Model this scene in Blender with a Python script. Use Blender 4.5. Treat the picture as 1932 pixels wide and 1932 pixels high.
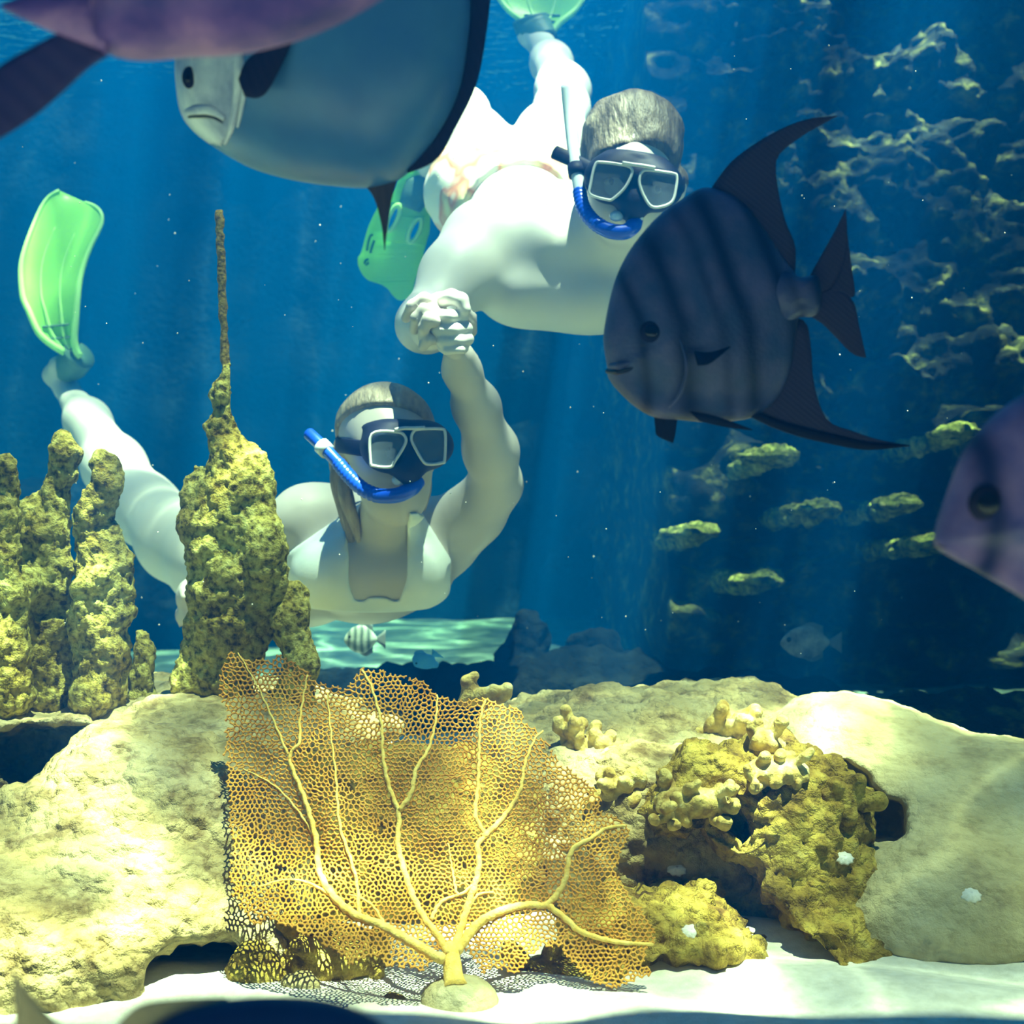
import bpy, bmesh, math, random
import numpy as np
from mathutils import Vector, Matrix
from mathutils.geometry import delaunay_2d_cdt

for _o in list(bpy.data.objects):
    bpy.data.objects.remove(_o)
scene = bpy.context.scene
COL = scene.collection
F_PX, C_PX, CAM_Z = 2700.0, 966.0, 0.508       # focal length in pixels of the 1932 frame, its centre, camera height

# ---------------------------------------------------------------- camera
cam_d = bpy.data.cameras.new('camera')
cam = bpy.data.objects.new('camera', cam_d)
COL.objects.link(cam)
cam.location = (0, 0, CAM_Z)
cam.rotation_euler = (math.pi / 2, 0, 0)
cam_d.sensor_width = 36.0
cam_d.lens = 36.0 * F_PX / 1932.0
cam_d.clip_start = 0.02
cam_d.dof.use_dof = True
cam_d.dof.focus_distance = 1.75
cam_d.dof.aperture_fstop = 8.0
scene.camera = cam

# ---------------------------------------------------------------- world, sun, exposure
SUN_DIR = Vector((0.14, -0.20, 1.0)).normalized()     # towards the sun: high, a little on our side of the swimmers
world = bpy.data.worlds.new('sky'); scene.world = world
world.use_nodes = True
_bg = world.node_tree.nodes['Background']
_bg.inputs[0].default_value = (0.08, 0.34, 1.0, 1)
_bg.inputs[1].default_value = 2.2
sun_d = bpy.data.lights.new('sun', 'SUN')
sun_d.energy = 80.0
sun_d.angle = math.radians(0.35)
sun_d.color = (1.0, 0.98, 0.86)
sun = bpy.data.objects.new('sun', sun_d); COL.objects.link(sun)
sun.location = SUN_DIR * 12
sun.rotation_euler = SUN_DIR.to_track_quat('Z', 'Y').to_euler()
vs = scene.view_settings
vs.view_transform = 'Standard'; vs.look = 'None'; vs.gamma = 1.0
vs.use_curve_mapping = False
vs.exposure = 0.0
try:
    cy = scene.cycles
    cy.max_bounces = 6; cy.diffuse_bounces = 3; cy.glossy_bounces = 2
    cy.transmission_bounces = 4; cy.volume_bounces = 0; cy.transparent_max_bounces = 16
    cy.adaptive_threshold = 0.1
    cy.caustics_reflective = False; cy.caustics_refractive = False
except Exception:
    pass

# ---------------------------------------------------------------- placing
def P(px, py, d):
    """point of the place seen at pixel (px, py) of the photograph when it stands d metres away"""
    return np.array([(px - C_PX) / F_PX * d, d, CAM_Z - (py - C_PX) / F_PX * d])

# ---------------------------------------------------------------- scene graph helpers
def link(o):
    COL.objects.link(o); return o

def tag(o, label=None, cat=None, group=None, kind=None):
    if label: o['label'] = label
    if cat: o['category'] = cat
    if group: o['group'] = group
    if kind: o['kind'] = kind
    return o

def thing(name, label, cat, loc, group=None):
    o = bpy.data.objects.new(name, None); link(o)
    o.location = Vector([float(c) for c in loc]); o.empty_display_size = 0.05
    return tag(o, label, cat, group)

def adopt(o, parent):
    if parent is not None:
        o.parent = parent
        loc = Vector((0, 0, 0)); q = parent
        while q is not None:
            loc = loc + q.location; q = q.parent
        o.location = o.location - loc
    return o

def make(name, verts, faces, mat, parent=None, smooth=True, uv=None):
    """verts in world space; the object's origin goes to the middle of the mesh"""
    v = np.asarray(verts, dtype=float)
    c = (v.min(0) + v.max(0)) / 2
    me = bpy.data.meshes.new(name)
    me.from_pydata((v - c).tolist(), [], [list(map(int, f)) for f in faces] if not isinstance(faces, np.ndarray) else faces.tolist())
    if smooth:
        me.polygons.foreach_set('use_smooth', np.ones(len(me.polygons), dtype=bool))
    me.materials.append(mat)
    me.update()
    o = bpy.data.objects.new(name, me); link(o)
    o.location = Vector(c.tolist())
    return adopt(o, parent)

# ---------------------------------------------------------------- numpy noise
def _hash(ix, iy, iz, seed):
    n = (ix.astype(np.int64) * 374761393 + iy.astype(np.int64) * 668265263 + iz.astype(np.int64) * 2147483647 + seed * 1274126177) & 0xFFFFFFFF
    n = ((n ^ (n >> 13)) * 1274126177) & 0xFFFFFFFF
    n = ((n ^ (n >> 16)) * 2246822519) & 0xFFFFFFFF
    return ((n ^ (n >> 15)) & 0xFFFFFF) / float(0xFFFFFF)

def vnoise(p, seed=0):
    i = np.floor(p).astype(np.int64); f = p - i
    f = f * f * f * (f * (f * 6 - 15) + 10)
    out = 0
    for dx in (0, 1):
        wx = f[:, 0] if dx else 1 - f[:, 0]
        for dy in (0, 1):
            wy = f[:, 1] if dy else 1 - f[:, 1]
            for dz in (0, 1):
                wz = f[:, 2] if dz else 1 - f[:, 2]
                out = out + wx * wy * wz * _hash(i[:, 0] + dx, i[:, 1] + dy, i[:, 2] + dz, seed)
    return out * 2 - 1

def fbm(p, octaves=4, seed=0, gain=0.5):
    out = 0; a = 1.0; s = 0
    for o in range(octaves):
        out = out + a * vnoise(p * (2.03 ** o) + 17.3 * o, seed + o); s += a; a *= gain
    return out / s

def worley(p, seed=0):
    i = np.floor(p).astype(np.int64); best = np.full(len(p), 9.0)
    for dx in (-1, 0, 1):
        for dy in (-1, 0, 1):
            for dz in (-1, 0, 1):
                a, b, c = i[:, 0] + dx, i[:, 1] + dy, i[:, 2] + dz
                q = np.stack([a + _hash(a, b, c, seed), b + _hash(a, b, c, seed + 7), c + _hash(a, b, c, seed + 13)], 1)
                best = np.minimum(best, ((q - p) ** 2).sum(1))
    return np.sqrt(best)

# ---------------------------------------------------------------- signed-distance modelling
class Field:
    """a block of space in which rounded shapes are blended into one continuous surface"""
    def __init__(s, lo, hi, h):
        s.lo = np.array(lo, float); s.h = h
        s.n = np.ceil((np.array(hi, float) - s.lo) / h).astype(int) + 1
        s.v = np.full(s.n, 0.5, dtype=np.float32)
    def _sl(s, lo, hi):
        a = np.clip(np.floor((lo - s.lo) / s.h).astype(int), 0, s.n)
        b = np.clip(np.ceil((hi - s.lo) / s.h).astype(int) + 1, 0, s.n)
        if (b <= a).any(): return None, None
        g = [(s.lo[i] + s.h * np.arange(a[i], b[i])).astype(np.float32) for i in range(3)]
        return tuple(slice(a[i], b[i]) for i in range(3)), (g[0][:, None, None], g[1][None, :, None], g[2][None, None, :])
    def _mix(s, sl, d, k, op):
        o = s.v[sl]
        if op == 'add':
            if k > 0:
                m = np.maximum(k - np.abs(o - d), 0) / k
                s.v[sl] = np.minimum(o, d) - m * m * k * 0.25
            else: s.v[sl] = np.minimum(o, d)
        elif op == 'sub':
            d = -d
            if k > 0:
                m = np.maximum(k - np.abs(o - d), 0) / k
                s.v[sl] = np.maximum(o, d) + m * m * k * 0.25
            else: s.v[sl] = np.maximum(o, d)
    def cap(s, a, b, ra, rb, k=0.02, op='add'):
        a = np.array(a, float); b = np.array(b, float); r = max(ra, rb) + k + 3 * s.h
        sl, g = s._sl(np.minimum(a, b) - r, np.maximum(a, b) + r)
        if sl is None: return s
        ba = (b - a); L = max(float(ba @ ba), 1e-9)
        X, Y, Z = g[0] - a[0], g[1] - a[1], g[2] - a[2]
        t = np.clip((X * ba[0] + Y * ba[1] + Z * ba[2]) / L, 0, 1)
        d = np.sqrt((X - t * ba[0]) ** 2 + (Y - t * ba[1]) ** 2 + (Z - t * ba[2]) ** 2) - (ra + (rb - ra) * t)
        s._mix(sl, d, k, op); return s
    def chain(s, pts, rs, k=0.02, op='add'):
        for i in range(len(pts) - 1):
            s.cap(pts[i], pts[i + 1], rs[i], rs[i + 1], k, op)
        return s
    def ell(s, c, r, rot=None, k=0.02, op='add'):
        c = np.array(c, float); r = np.array(r, float) * np.ones(3); R = r.max() + k + 3 * s.h
        sl, g = s._sl(c - R, c + R)
        if sl is None: return s
        X, Y, Z = g[0] - c[0], g[1] - c[1], g[2] - c[2]
        if rot is not None:
            m = np.array(rot, float)          # rows = local axes in world space
            X, Y, Z = (m[0, 0] * X + m[0, 1] * Y + m[0, 2] * Z, m[1, 0] * X + m[1, 1] * Y + m[1, 2] * Z, m[2, 0] * X + m[2, 1] * Y + m[2, 2] * Z)
        k0 = np.sqrt((X / r[0]) ** 2 + (Y / r[1]) ** 2 + (Z / r[2]) ** 2)
        k1 = np.sqrt((X / r[0] ** 2) ** 2 + (Y / r[1] ** 2) ** 2 + (Z / r[2] ** 2) ** 2) + 1e-6
        s._mix(sl, k0 * (k0 - 1) / k1, k, op); return s
    def points(s):
        g = [s.lo[i] + s.h * np.arange(s.n[i]) for i in range(3)]
        return np.meshgrid(*g, indexing='ij')
    def copy(s):
        f = Field.__new__(Field); f.lo = s.lo.copy(); f.h = s.h; f.n = s.n.copy(); f.v = s.v.copy(); return f
    def mesh(s, smooth=2):
        v, f = surface_nets(s.v, s.lo, s.h)
        return laplace(v, f, smooth), f

def surface_nets(V, lo, h):
    V = V.copy()
    V[0], V[-1], V[:, 0], V[:, -1], V[:, :, 0], V[:, :, -1] = (0.5,) * 6
    S = V < 0
    n = np.array(V.shape)
    cs = [(0,0,0),(1,0,0),(0,1,0),(1,1,0),(0,0,1),(1,0,1),(0,1,1),(1,1,1)]
    cnt = np.zeros(n - 1, dtype=np.int8)
    for c in cs:
        cnt += S[c[0]:n[0]-1+c[0], c[1]:n[1]-1+c[1], c[2]:n[2]-1+c[2]]
    idx = np.argwhere((cnt > 0) & (cnt < 8))
    ids = np.full(n - 1, -1, dtype=np.int64); ids[idx[:, 0], idx[:, 1], idx[:, 2]] = np.arange(len(idx))
    vals = np.stack([V[idx[:, 0]+c[0], idx[:, 1]+c[1], idx[:, 2]+c[2]] for c in cs], 1)
    acc = np.zeros((len(idx), 3)); num = np.zeros(len(idx))
    for a in range(8):
        for b in range(a + 1, 8):
            ca, cb = np.array(cs[a]), np.array(cs[b])
            if np.abs(ca - cb).sum() != 1: continue
            fa, fb = vals[:, a], vals[:, b]
            m = (fa < 0) != (fb < 0)
            t = np.where(m, fa / np.where(m, fa - fb, 1), 0)
            acc += np.where(m[:, None], ca + t[:, None] * (cb - ca), 0); num += m
    verts = lo + h * (idx + acc / num[:, None])
    faces = []
    for ax in range(3):
        A = [slice(0, n[0]), slice(0, n[1]), slice(0, n[2])]; B = list(A)
        A[ax] = slice(0, n[ax]-1); B[ax] = slice(1, n[ax])
        sa, sb = S[tuple(A)], S[tuple(B)]
        e = np.argwhere(sa != sb)
        u, w = (ax + 1) % 3, (ax + 2) % 3
        e = e[(e[:, u] > 0) & (e[:, w] > 0) & (e[:, u] < n[u]-1) & (e[:, w] < n[w]-1)]
        flip = sa[e[:, 0], e[:, 1], e[:, 2]]
        q = []
        for du, dw in ((-1, -1), (0, -1), (0, 0), (-1, 0)):
            c = e.copy(); c[:, u] += du; c[:, w] += dw
            q.append(ids[c[:, 0], c[:, 1], c[:, 2]])
        q = np.stack(q, 1)
        q[~flip] = q[~flip][:, ::-1]
        faces.append(q)
    return verts, np.concatenate(faces)

def laplace(v, f, it, lam=0.5):
    if it <= 0: return v
    e = np.concatenate([f[:, [i, (i + 1) % f.shape[1]]] for i in range(f.shape[1])])
    e = np.concatenate([e, e[:, ::-1]]); n = len(v)
    deg = np.maximum(np.bincount(e[:, 0], minlength=n), 1)
    for _ in range(it):
        v = v + lam * (np.stack([np.bincount(e[:, 0], weights=v[e[:, 1], i], minlength=n) / deg for i in range(3)], 1) - v)
    return v

def normals(v, f):
    a = v[f[:, 2]] - v[f[:, 0]]; b = v[f[:, 3 % f.shape[1]]] - v[f[:, 1]]
    fn = np.cross(a, b); n = np.zeros_like(v)
    for i in range(f.shape[1]):
        for k in range(3): n[:, k] += np.bincount(f[:, i], weights=fn[:, k], minlength=len(v))
    return n / (np.linalg.norm(n, axis=1, keepdims=True) + 1e-12)

# ---------------------------------------------------------------- curves
def smooth_path(pts, per=6, closed=False):
    p = np.array(pts, float); n = len(p); out = []
    for i in range(n if closed else n - 1):
        if closed: a, b, c, d = p[(i-1) % n], p[i], p[(i+1) % n], p[(i+2) % n]
        else: a, b, c, d = p[max(i-1, 0)], p[i], p[i+1], p[min(i+2, n-1)]
        for t in np.arange(per) / per:
            out.append(0.5 * (2*b + (c-a)*t + (2*a-5*b+4*c-d)*t*t + (3*b-a-3*c+d)*t**3))
    if not closed: out.append(p[-1])
    return np.array(out)

def resample(p, n):
    p = np.array(p, float); L = np.concatenate([[0], np.cumsum(np.linalg.norm(np.diff(p, axis=0), axis=1))])
    t = np.linspace(0, L[-1], n)
    return np.stack([np.interp(t, L, p[:, i]) for i in range(p.shape[1])], 1)

def tube(path, radii, sides=10, caps=True, flat=None):
    """lofted tube; flat=(axis vector, factor) squeezes its section along that axis"""
    p = np.array(path, float); r = np.atleast_1d(np.array(radii, float)); r = np.interp(np.linspace(0, 1, len(p)), np.linspace(0, 1, len(r)), r) if len(r) > 1 else np.ones(len(p)) * r[0]
    t = np.gradient(p, axis=0); t /= np.linalg.norm(t, axis=1, keepdims=True) + 1e-12
    u = np.cross(t[0], [0.31, 0.2, 0.93]); u /= np.linalg.norm(u); V = []
    for i in range(len(p)):
        u = u - (u @ t[i]) * t[i]; u /= np.linalg.norm(u); w = np.cross(t[i], u)
        a = np.arange(sides) * 2 * math.pi / sides
        V.append(p[i] + r[i] * (np.cos(a)[:, None] * u + np.sin(a)[:, None] * w))
    V = np.concatenate(V); Fc = []
    for i in range(len(p) - 1):
        for j in range(sides):
            k = (j + 1) % sides
            Fc.append([i*sides+j, i*sides+k, (i+1)*sides+k, (i+1)*sides+j])
    if caps:
        Fc.append(list(range(sides))[::-1]); Fc.append([(len(p)-1)*sides+j for j in range(sides)])
    if flat is not None:
        ax = np.array(flat[0], float); ax /= np.linalg.norm(ax)
        c = np.repeat(p, sides, axis=0); off = V - c
        V = c + off - np.outer(off @ ax, ax) * (1 - flat[1])
    return V, Fc

def merge(parts):
    V, Fc, n = [], [], 0
    for v, f in parts:
        V.append(np.asarray(v)); Fc += [[int(i) + n for i in q] for q in f]; n += len(v)
    return np.concatenate(V), Fc

# ---------------------------------------------------------------- materials
def nt(name):
    m = bpy.data.materials.new(name); m.use_nodes = True
    t = m.node_tree; b = t.nodes['Principled BSDF']; o = t.nodes['Material Output']
    return m, t, b, o

def node(t, kind, **kw):
    n = t.nodes.new(kind)
    for k, v in kw.items():
        if k in n.inputs: n.inputs[k].default_value = v
        else: setattr(n, k, v)
    return n

def ramp(t, stops, interp='LINEAR'):
    r = t.nodes.new('ShaderNodeValToRGB'); r.color_ramp.interpolation = interp
    e = r.color_ramp.elements
    while len(e) < len(stops): e.new(0.5)
    for i, (p, c) in enumerate(stops):
        e[i].position = p; e[i].color = (*c, 1) if len(c) == 3 else c
    return r

def math_n(t, op, a, b=None, clamp=False):
    n = t.nodes.new('ShaderNodeMath'); n.operation = op; n.use_clamp = clamp
    for i, x in enumerate((a, b)):
        if x is None: continue
        if hasattr(x, 'is_output'): t.links.new(x, n.inputs[i])
        else: n.inputs[i].default_value = x
    return n.outputs[0]

def coords(t, what='Object', scale=(1, 1, 1)):
    c = t.nodes.new('ShaderNodeTexCoord'); mp = t.nodes.new('ShaderNodeMapping')
    mp.inputs['Scale'].default_value = scale
    t.links.new(c.outputs[what], mp.inputs['Vector']); return mp.outputs[0]

def stuff_mat(name, stops, scale=20, detail=6, rough=0.8, bump=0.3, bscale=120, bdist=0.01, transl=0.0, spec=0.3, stretch=(1, 1, 1), sheen=0):
    """mottled solid: noise through a colour ramp, with fine relief"""
    m, t, b, o = nt(name)
    v = coords(t, 'Object', stretch)
    n = node(t, 'ShaderNodeTexNoise', Scale=scale, Detail=detail, Roughness=0.6); t.links.new(v, n.inputs['Vector'])
    r = ramp(t, stops); t.links.new(n.outputs[0], r.inputs[0])
    t.links.new(r.outputs[0], b.inputs['Base Color'])
    b.inputs['Roughness'].default_value = rough
    b.inputs['Specular IOR Level'].default_value = spec
    if bump > 0:
        n2 = node(t, 'ShaderNodeTexNoise', Scale=bscale, Detail=4); t.links.new(v, n2.inputs['Vector'])
        bp = node(t, 'ShaderNodeBump', Strength=bump, Distance=bdist)
        t.links.new(n2.outputs[0], bp.inputs['Height']); t.links.new(bp.outputs[0], b.inputs['Normal'])
    if transl > 0:
        tr = node(t, 'ShaderNodeBsdfTranslucent'); t.links.new(r.outputs[0], tr.inputs[0])
        mx = node(t, 'ShaderNodeMixShader', Fac=transl)
        t.links.new(b.outputs[0], mx.inputs[1]); t.links.new(tr.outputs[0], mx.inputs[2]); t.links.new(mx.outputs[0], o.inputs[0])
    return m

# ================================================================ THE SETTING
X0, X1, Y0, Y1, ZS = -3.4, 3.6, -1.2, 7.0, 2.46       # tank sides, back and water level

def sand_height(x, y):
    p = np.stack([x, y, 0 * x], 1)
    return 0.012 * fbm(p * 3.0, 3, 5) + 0.006 * np.sin((y + 0.25 * np.sin(x * 3)) * 30 + 3 * vnoise(p * 2.5, 9))

# sand
gx = np.concatenate([np.linspace(X0, -1.3, 22)[:-1], np.linspace(-1.3, 1.3, 170), np.linspace(1.3, X1, 22)[1:]])
gy = np.concatenate([np.linspace(Y0, 1.1, 18)[:-1], np.linspace(1.1, 2.6, 130), np.linspace(2.6, Y1, 60)[1:]])
def grid_mesh(gx, gy):
    X, Y = np.meshgrid(gx, gy, indexing='ij'); a, b = len(gx), len(gy)
    i = (np.arange(a - 1)[:, None] * b + np.arange(b - 1)[None, :]).ravel()
    return X.ravel(), Y.ravel(), np.stack([i, i + b, i + b + 1, i + 1], 1)
x, y, fc = grid_mesh(gx, gy)
m_sand = stuff_mat('sand', [(0.3, (0.62, 0.60, 0.50)), (0.7, (0.86, 0.83, 0.72))], scale=60, rough=0.95, bump=0.25, bscale=400, bdist=0.004)
v = np.stack([x, y, sand_height(x, y)], 1)
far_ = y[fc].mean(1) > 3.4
m_sand_dimmed = stuff_mat('far_sand_dimmed', [(0.35, (0.06, 0.10, 0.10)), (0.7, (0.17, 0.23, 0.21))], scale=9, rough=0.95, bump=0.3, bscale=60, bdist=0.01)  # far sand coloured dark green-grey so its sunlit strip looks dimmer
tag(make('floor', v, fc[far_], m_sand_dimmed), 'dim green-grey gravel floor at the back of the tank', None, kind='structure')
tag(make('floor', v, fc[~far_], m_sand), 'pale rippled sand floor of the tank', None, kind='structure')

# painted tank walls behind everything
m_wall = stuff_mat('tank_wall', [(0.35, (0.02, 0.07, 0.10)), (0.7, (0.07, 0.17, 0.20))], scale=3, rough=0.9, bump=0.5, bscale=14, bdist=0.05)
def wall(name, a, b, c, d):
    return tag(make(name, [a, b, c, d], [[0, 1, 2, 3]], m_wall, smooth=False), kind='structure')
H = ZS + 0.35
wall('wall_left', (X0, Y0, -0.1), (X0, Y1, -0.1), (X0, Y1, H), (X0, Y0, H))
wall('wall_right', (X1, Y0, -0.1), (X1, Y0, H), (X1, Y1, H), (X1, Y1, -0.1))
wall('wall_front', (X0, Y0, -0.1), (X0, Y0, H), (X1, Y0, H), (X1, Y0, -0.1))

# back wall: a rough artificial reef face
gx = np.linspace(X0, X1, 150); gz = np.linspace(-0.1, H, 70)
x, z, fc = grid_mesh(gx, gz)
p = np.stack([x, 0 * x, z], 1)
yy = Y1 - 0.25 - 0.16 * fbm(p * 0.9, 3, 3) - 0.03 * fbm(p * 6, 3, 8)
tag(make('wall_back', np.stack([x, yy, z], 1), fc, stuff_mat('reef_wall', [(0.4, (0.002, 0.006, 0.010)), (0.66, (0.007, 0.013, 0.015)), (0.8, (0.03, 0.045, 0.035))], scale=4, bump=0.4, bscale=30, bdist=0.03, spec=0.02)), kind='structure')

# rippled underside of the water: caustic pattern painted in its see-through colour, a mirror at grazing angles
m, t, b, o = nt('water_surface')
t.nodes.remove(b)
v = coords(t, 'Object')
warp = node(t, 'ShaderNodeTexNoise', noise_dimensions='2D', Scale=1.3, Detail=2); t.links.new(v, warp.inputs['Vector'])
wv = node(t, 'ShaderNodeVectorMath', operation='SCALE'); t.links.new(warp.outputs['Color'], wv.inputs[0]); wv.inputs['Scale'].default_value = 0.75
ad = node(t, 'ShaderNodeVectorMath', operation='ADD'); t.links.new(v, ad.inputs[0]); t.links.new(wv.outputs[0], ad.inputs[1])
vo = node(t, 'ShaderNodeTexVoronoi', voronoi_dimensions='2D', feature='DISTANCE_TO_EDGE', Scale=1.9); t.links.new(ad.outputs[0], vo.inputs['Vector'])
vo2 = node(t, 'ShaderNodeTexVoronoi', voronoi_dimensions='2D', feature='DISTANCE_TO_EDGE', Scale=4.6); t.links.new(ad.outputs[0], vo2.inputs['Vector'])
r1 = ramp(t, [(0.0, (1, 1, 1)), (0.035, (0.6,) * 3), (0.11, (0.25,) * 3), (0.45, (0.11,) * 3)]); t.links.new(vo.outputs[0], r1.inputs[0])
r2 = ramp(t, [(0.0, (1.0,) * 3), (0.06, (0.7,) * 3), (0.3, (0.45,) * 3)]); t.links.new(vo2.outputs[0], r2.inputs[0])
big = node(t, 'ShaderNodeTexNoise', noise_dimensions='2D', Scale=0.9, Detail=1); t.links.new(v, big.inputs['Vector'])
rb = ramp(t, [(0.36, (0.5,) * 3), (0.6, (1.0,) * 3)]); t.links.new(big.outputs[0], rb.inputs[0])
mu = node(t, 'ShaderNodeMix', data_type='RGBA', blend_type='MULTIPLY'); mu.inputs[0].default_value = 1
t.links.new(r1.outputs[0], mu.inputs[6]); t.links.new(r2.outputs[0], mu.inputs[7])
mu2 = node(t, 'ShaderNodeMix', data_type='RGBA', blend_type='MULTIPLY'); mu2.inputs[0].default_value = 1
t.links.new(mu.outputs[2], mu2.inputs[6]); t.links.new(rb.outputs[0], mu2.inputs[7])
# transmission raised above the swimmers to pour extra sun on them
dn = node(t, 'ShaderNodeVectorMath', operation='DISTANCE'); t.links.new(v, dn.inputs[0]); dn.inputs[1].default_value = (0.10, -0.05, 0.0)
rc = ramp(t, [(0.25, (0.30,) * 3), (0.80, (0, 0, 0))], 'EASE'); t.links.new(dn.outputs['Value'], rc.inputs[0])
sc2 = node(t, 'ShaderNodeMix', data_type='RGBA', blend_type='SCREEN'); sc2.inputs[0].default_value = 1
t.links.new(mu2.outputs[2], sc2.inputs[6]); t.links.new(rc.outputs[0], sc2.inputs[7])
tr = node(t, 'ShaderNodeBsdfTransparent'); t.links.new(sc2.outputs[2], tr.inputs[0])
gl = node(t, 'ShaderNodeBsdfGlossy', Roughness=0.12); gl.inputs[0].default_value = (0.55, 0.66, 0.72, 1)
rip = node(t, 'ShaderNodeTexNoise', noise_dimensions='2D', Scale=7, Detail=3)
v2 = coords(t, 'Object', (1.0, 2.6, 1)); t.links.new(v2, rip.inputs['Vector'])
bp = node(t, 'ShaderNodeBump', Strength=0.55, Distance=0.10); t.links.new(rip.outputs[0], bp.inputs['Height']); t.links.new(bp.outputs[0], gl.inputs['Normal'])
lw = node(t, 'ShaderNodeLayerWeight', Blend=0.5)
fr = ramp(t, [(0.30, (0, 0, 0)), (0.48, (1, 1, 1))]); t.links.new(lw.outputs['Facing'], fr.inputs[0])
mx = node(t, 'ShaderNodeMixShader'); t.links.new(fr.outputs[0], mx.inputs[0]); t.links.new(tr.outputs[0], mx.inputs[1]); t.links.new(gl.outputs[0], mx.inputs[2])
t.links.new(mx.outputs[0], o.inputs[0])
x, y, fc = grid_mesh(np.linspace(X0, X1, 60), np.linspace(Y0, Y1, 60))
p = np.stack([x, y, 0 * x], 1)
tag(make('water_surface', np.stack([x, y, ZS + 0.02 * fbm(p * 2.2, 3, 2)], 1), fc, m), 'rippling underside of the water surface overhead', 'water', kind='structure')

# the water itself
m, t, b, o = nt('sea_water')
t.nodes.remove(b)
sc_ = node(t, 'ShaderNodeVolumeScatter', Density=0.145, Anisotropy=0.3); sc_.inputs['Color'].default_value = (0.0, 0.25, 1.0, 1)
ab = node(t, 'ShaderNodeVolumeAbsorption', Density=0.20); ab.inputs['Color'].default_value = (0.25, 0.84, 0.94, 1)
av = node(t, 'ShaderNodeAddShader'); t.links.new(sc_.outputs[0], av.inputs[0]); t.links.new(ab.outputs[0], av.inputs[1])
t.links.new(av.outputs[0], o.inputs['Volume'])
e = 0.03
bx = [(xx, yy_, zz) for xx in (X0 + e, X1 - e) for yy_ in (Y0 + e, 6.5) for zz in (-0.03, ZS + 0.06)]
tag(make('water', bx, [[0, 1, 3, 2], [4, 6, 7, 5], [0, 4, 5, 1], [2, 3, 7, 6], [0, 2, 6, 4], [1, 5, 7, 3]], m, smooth=False), 'hazy blue water filling the tank', 'water', kind='stuff')

# small sun-painted algae shelves on the bluff (pixel, distance, half width in metres); the added roof is cut open above each
SHELVES = [(1300, 1006, 3.70, .075, 'sun-painted algae shelf nearest the corner of the bluff'), (1530, 962, 3.66, .085, 'sun-painted algae shelf in the middle of the bluff, left of its smaller twin'), (1690, 952, 3.70, .060, 'sun-painted algae shelf between the middle shelf and the right-edge fish'),
           (1798, 818, 3.72, .070, 'highest yellow sun-painted algae shelf, above and left of the right-edge fish'), (1440, 862, 3.74, .090, 'sun-painted algae shelf directly under the big striped fish'), (1430, 1096, 3.66, .075, 'lowest sun-painted algae shelf on the bluff, above the small grey fish'), (1745, 1026, 3.64, .060, 'small sun-painted algae shelf at the mouth of the right-edge fish')]
# unseen roof added to shade the right, pierced for spots of sun
gx = np.linspace(0.62, X1, 60); gy = np.linspace(1.78, 5.6, 76)
x, y, fc = grid_mesh(gx, gy)
p = np.stack([x, y, 0 * x], 1)
open_ = fbm(p * 3.6, 2, 101)[fc].mean(1) + 0.25 * vnoise(p * 9, 103)[fc].mean(1)
edge_ = (x[fc].mean(1) - 0.62) + 0.12 * vnoise(p * 5, 104)[fc].mean(1) < 0.06
cx_ = x[fc].mean(1); cy_ = y[fc].mean(1)
lit = np.exp(-((cx_ - 1.45) / 0.60) ** 4 - ((cy_ - 4.35) / 0.50) ** 4)
lit2 = np.exp(-((cx_ - 1.30) / 0.7) ** 4 - ((cy_ - 3.38) / 0.15) ** 4)
open_ = np.where(cy_ < 3.18, open_ - 0.5, open_)
gap = np.zeros(len(fc), bool)
for px_, py_, d_, w_, _ in SHELVES:
    c_ = P(px_, py_, d_); k_ = (2.70 - c_[2]) / SUN_DIR.z
    gap |= (np.abs(cx_ - c_[0] - SUN_DIR.x * k_) < w_ * 1.1) & (np.abs(cy_ - c_[1] - SUN_DIR.y * k_) < 0.09)
open_ = np.where(gap, 9.0, open_)
fc = fc[(open_ + 0.55 * lit + 0.42 * lit2 < 0.27) & ~edge_]
top = np.stack([x, y, 0 * x + 2.70 + 0.03 * vnoise(p * 4, 105)], 1)
V = np.concatenate([top, top + [0, 0, 0.06]]); n_ = len(x)
ec = {}
for q in fc.tolist():
    for i in range(4):
        a_, b_ = q[i], q[(i + 1) % 4]
        if (b_, a_) in ec: ec.pop((b_, a_))
        else: ec[(a_, b_)] = 1
Fr = fc.tolist() + [[i + n_ for i in q][::-1] for q in fc.tolist()] + [[b_, a_, a_ + n_, b_ + n_] for a_, b_ in ec]
tag(make('shade_slab', V, Fr, m_wall), kind='structure')

# unseen slab added high above the near edge, keeping sun off the close fish
E0, E1, EZ = -0.40, 0.575, 4.2
V = [(X0, E0, EZ), (X1, E0, EZ), (X1, E1, EZ), (X0, E1, EZ), (X0, E0, EZ + .14), (X1, E0, EZ + .14), (X1, E1, EZ + .14), (X0, E1, EZ + .14)]
tag(make('shade_slab', V, [[0, 1, 2, 3][::-1], [4, 5, 6, 7], [0, 1, 5, 4], [1, 2, 6, 5], [2, 3, 7, 6], [3, 0, 4, 7]], m_wall, smooth=False), kind='structure')

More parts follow.
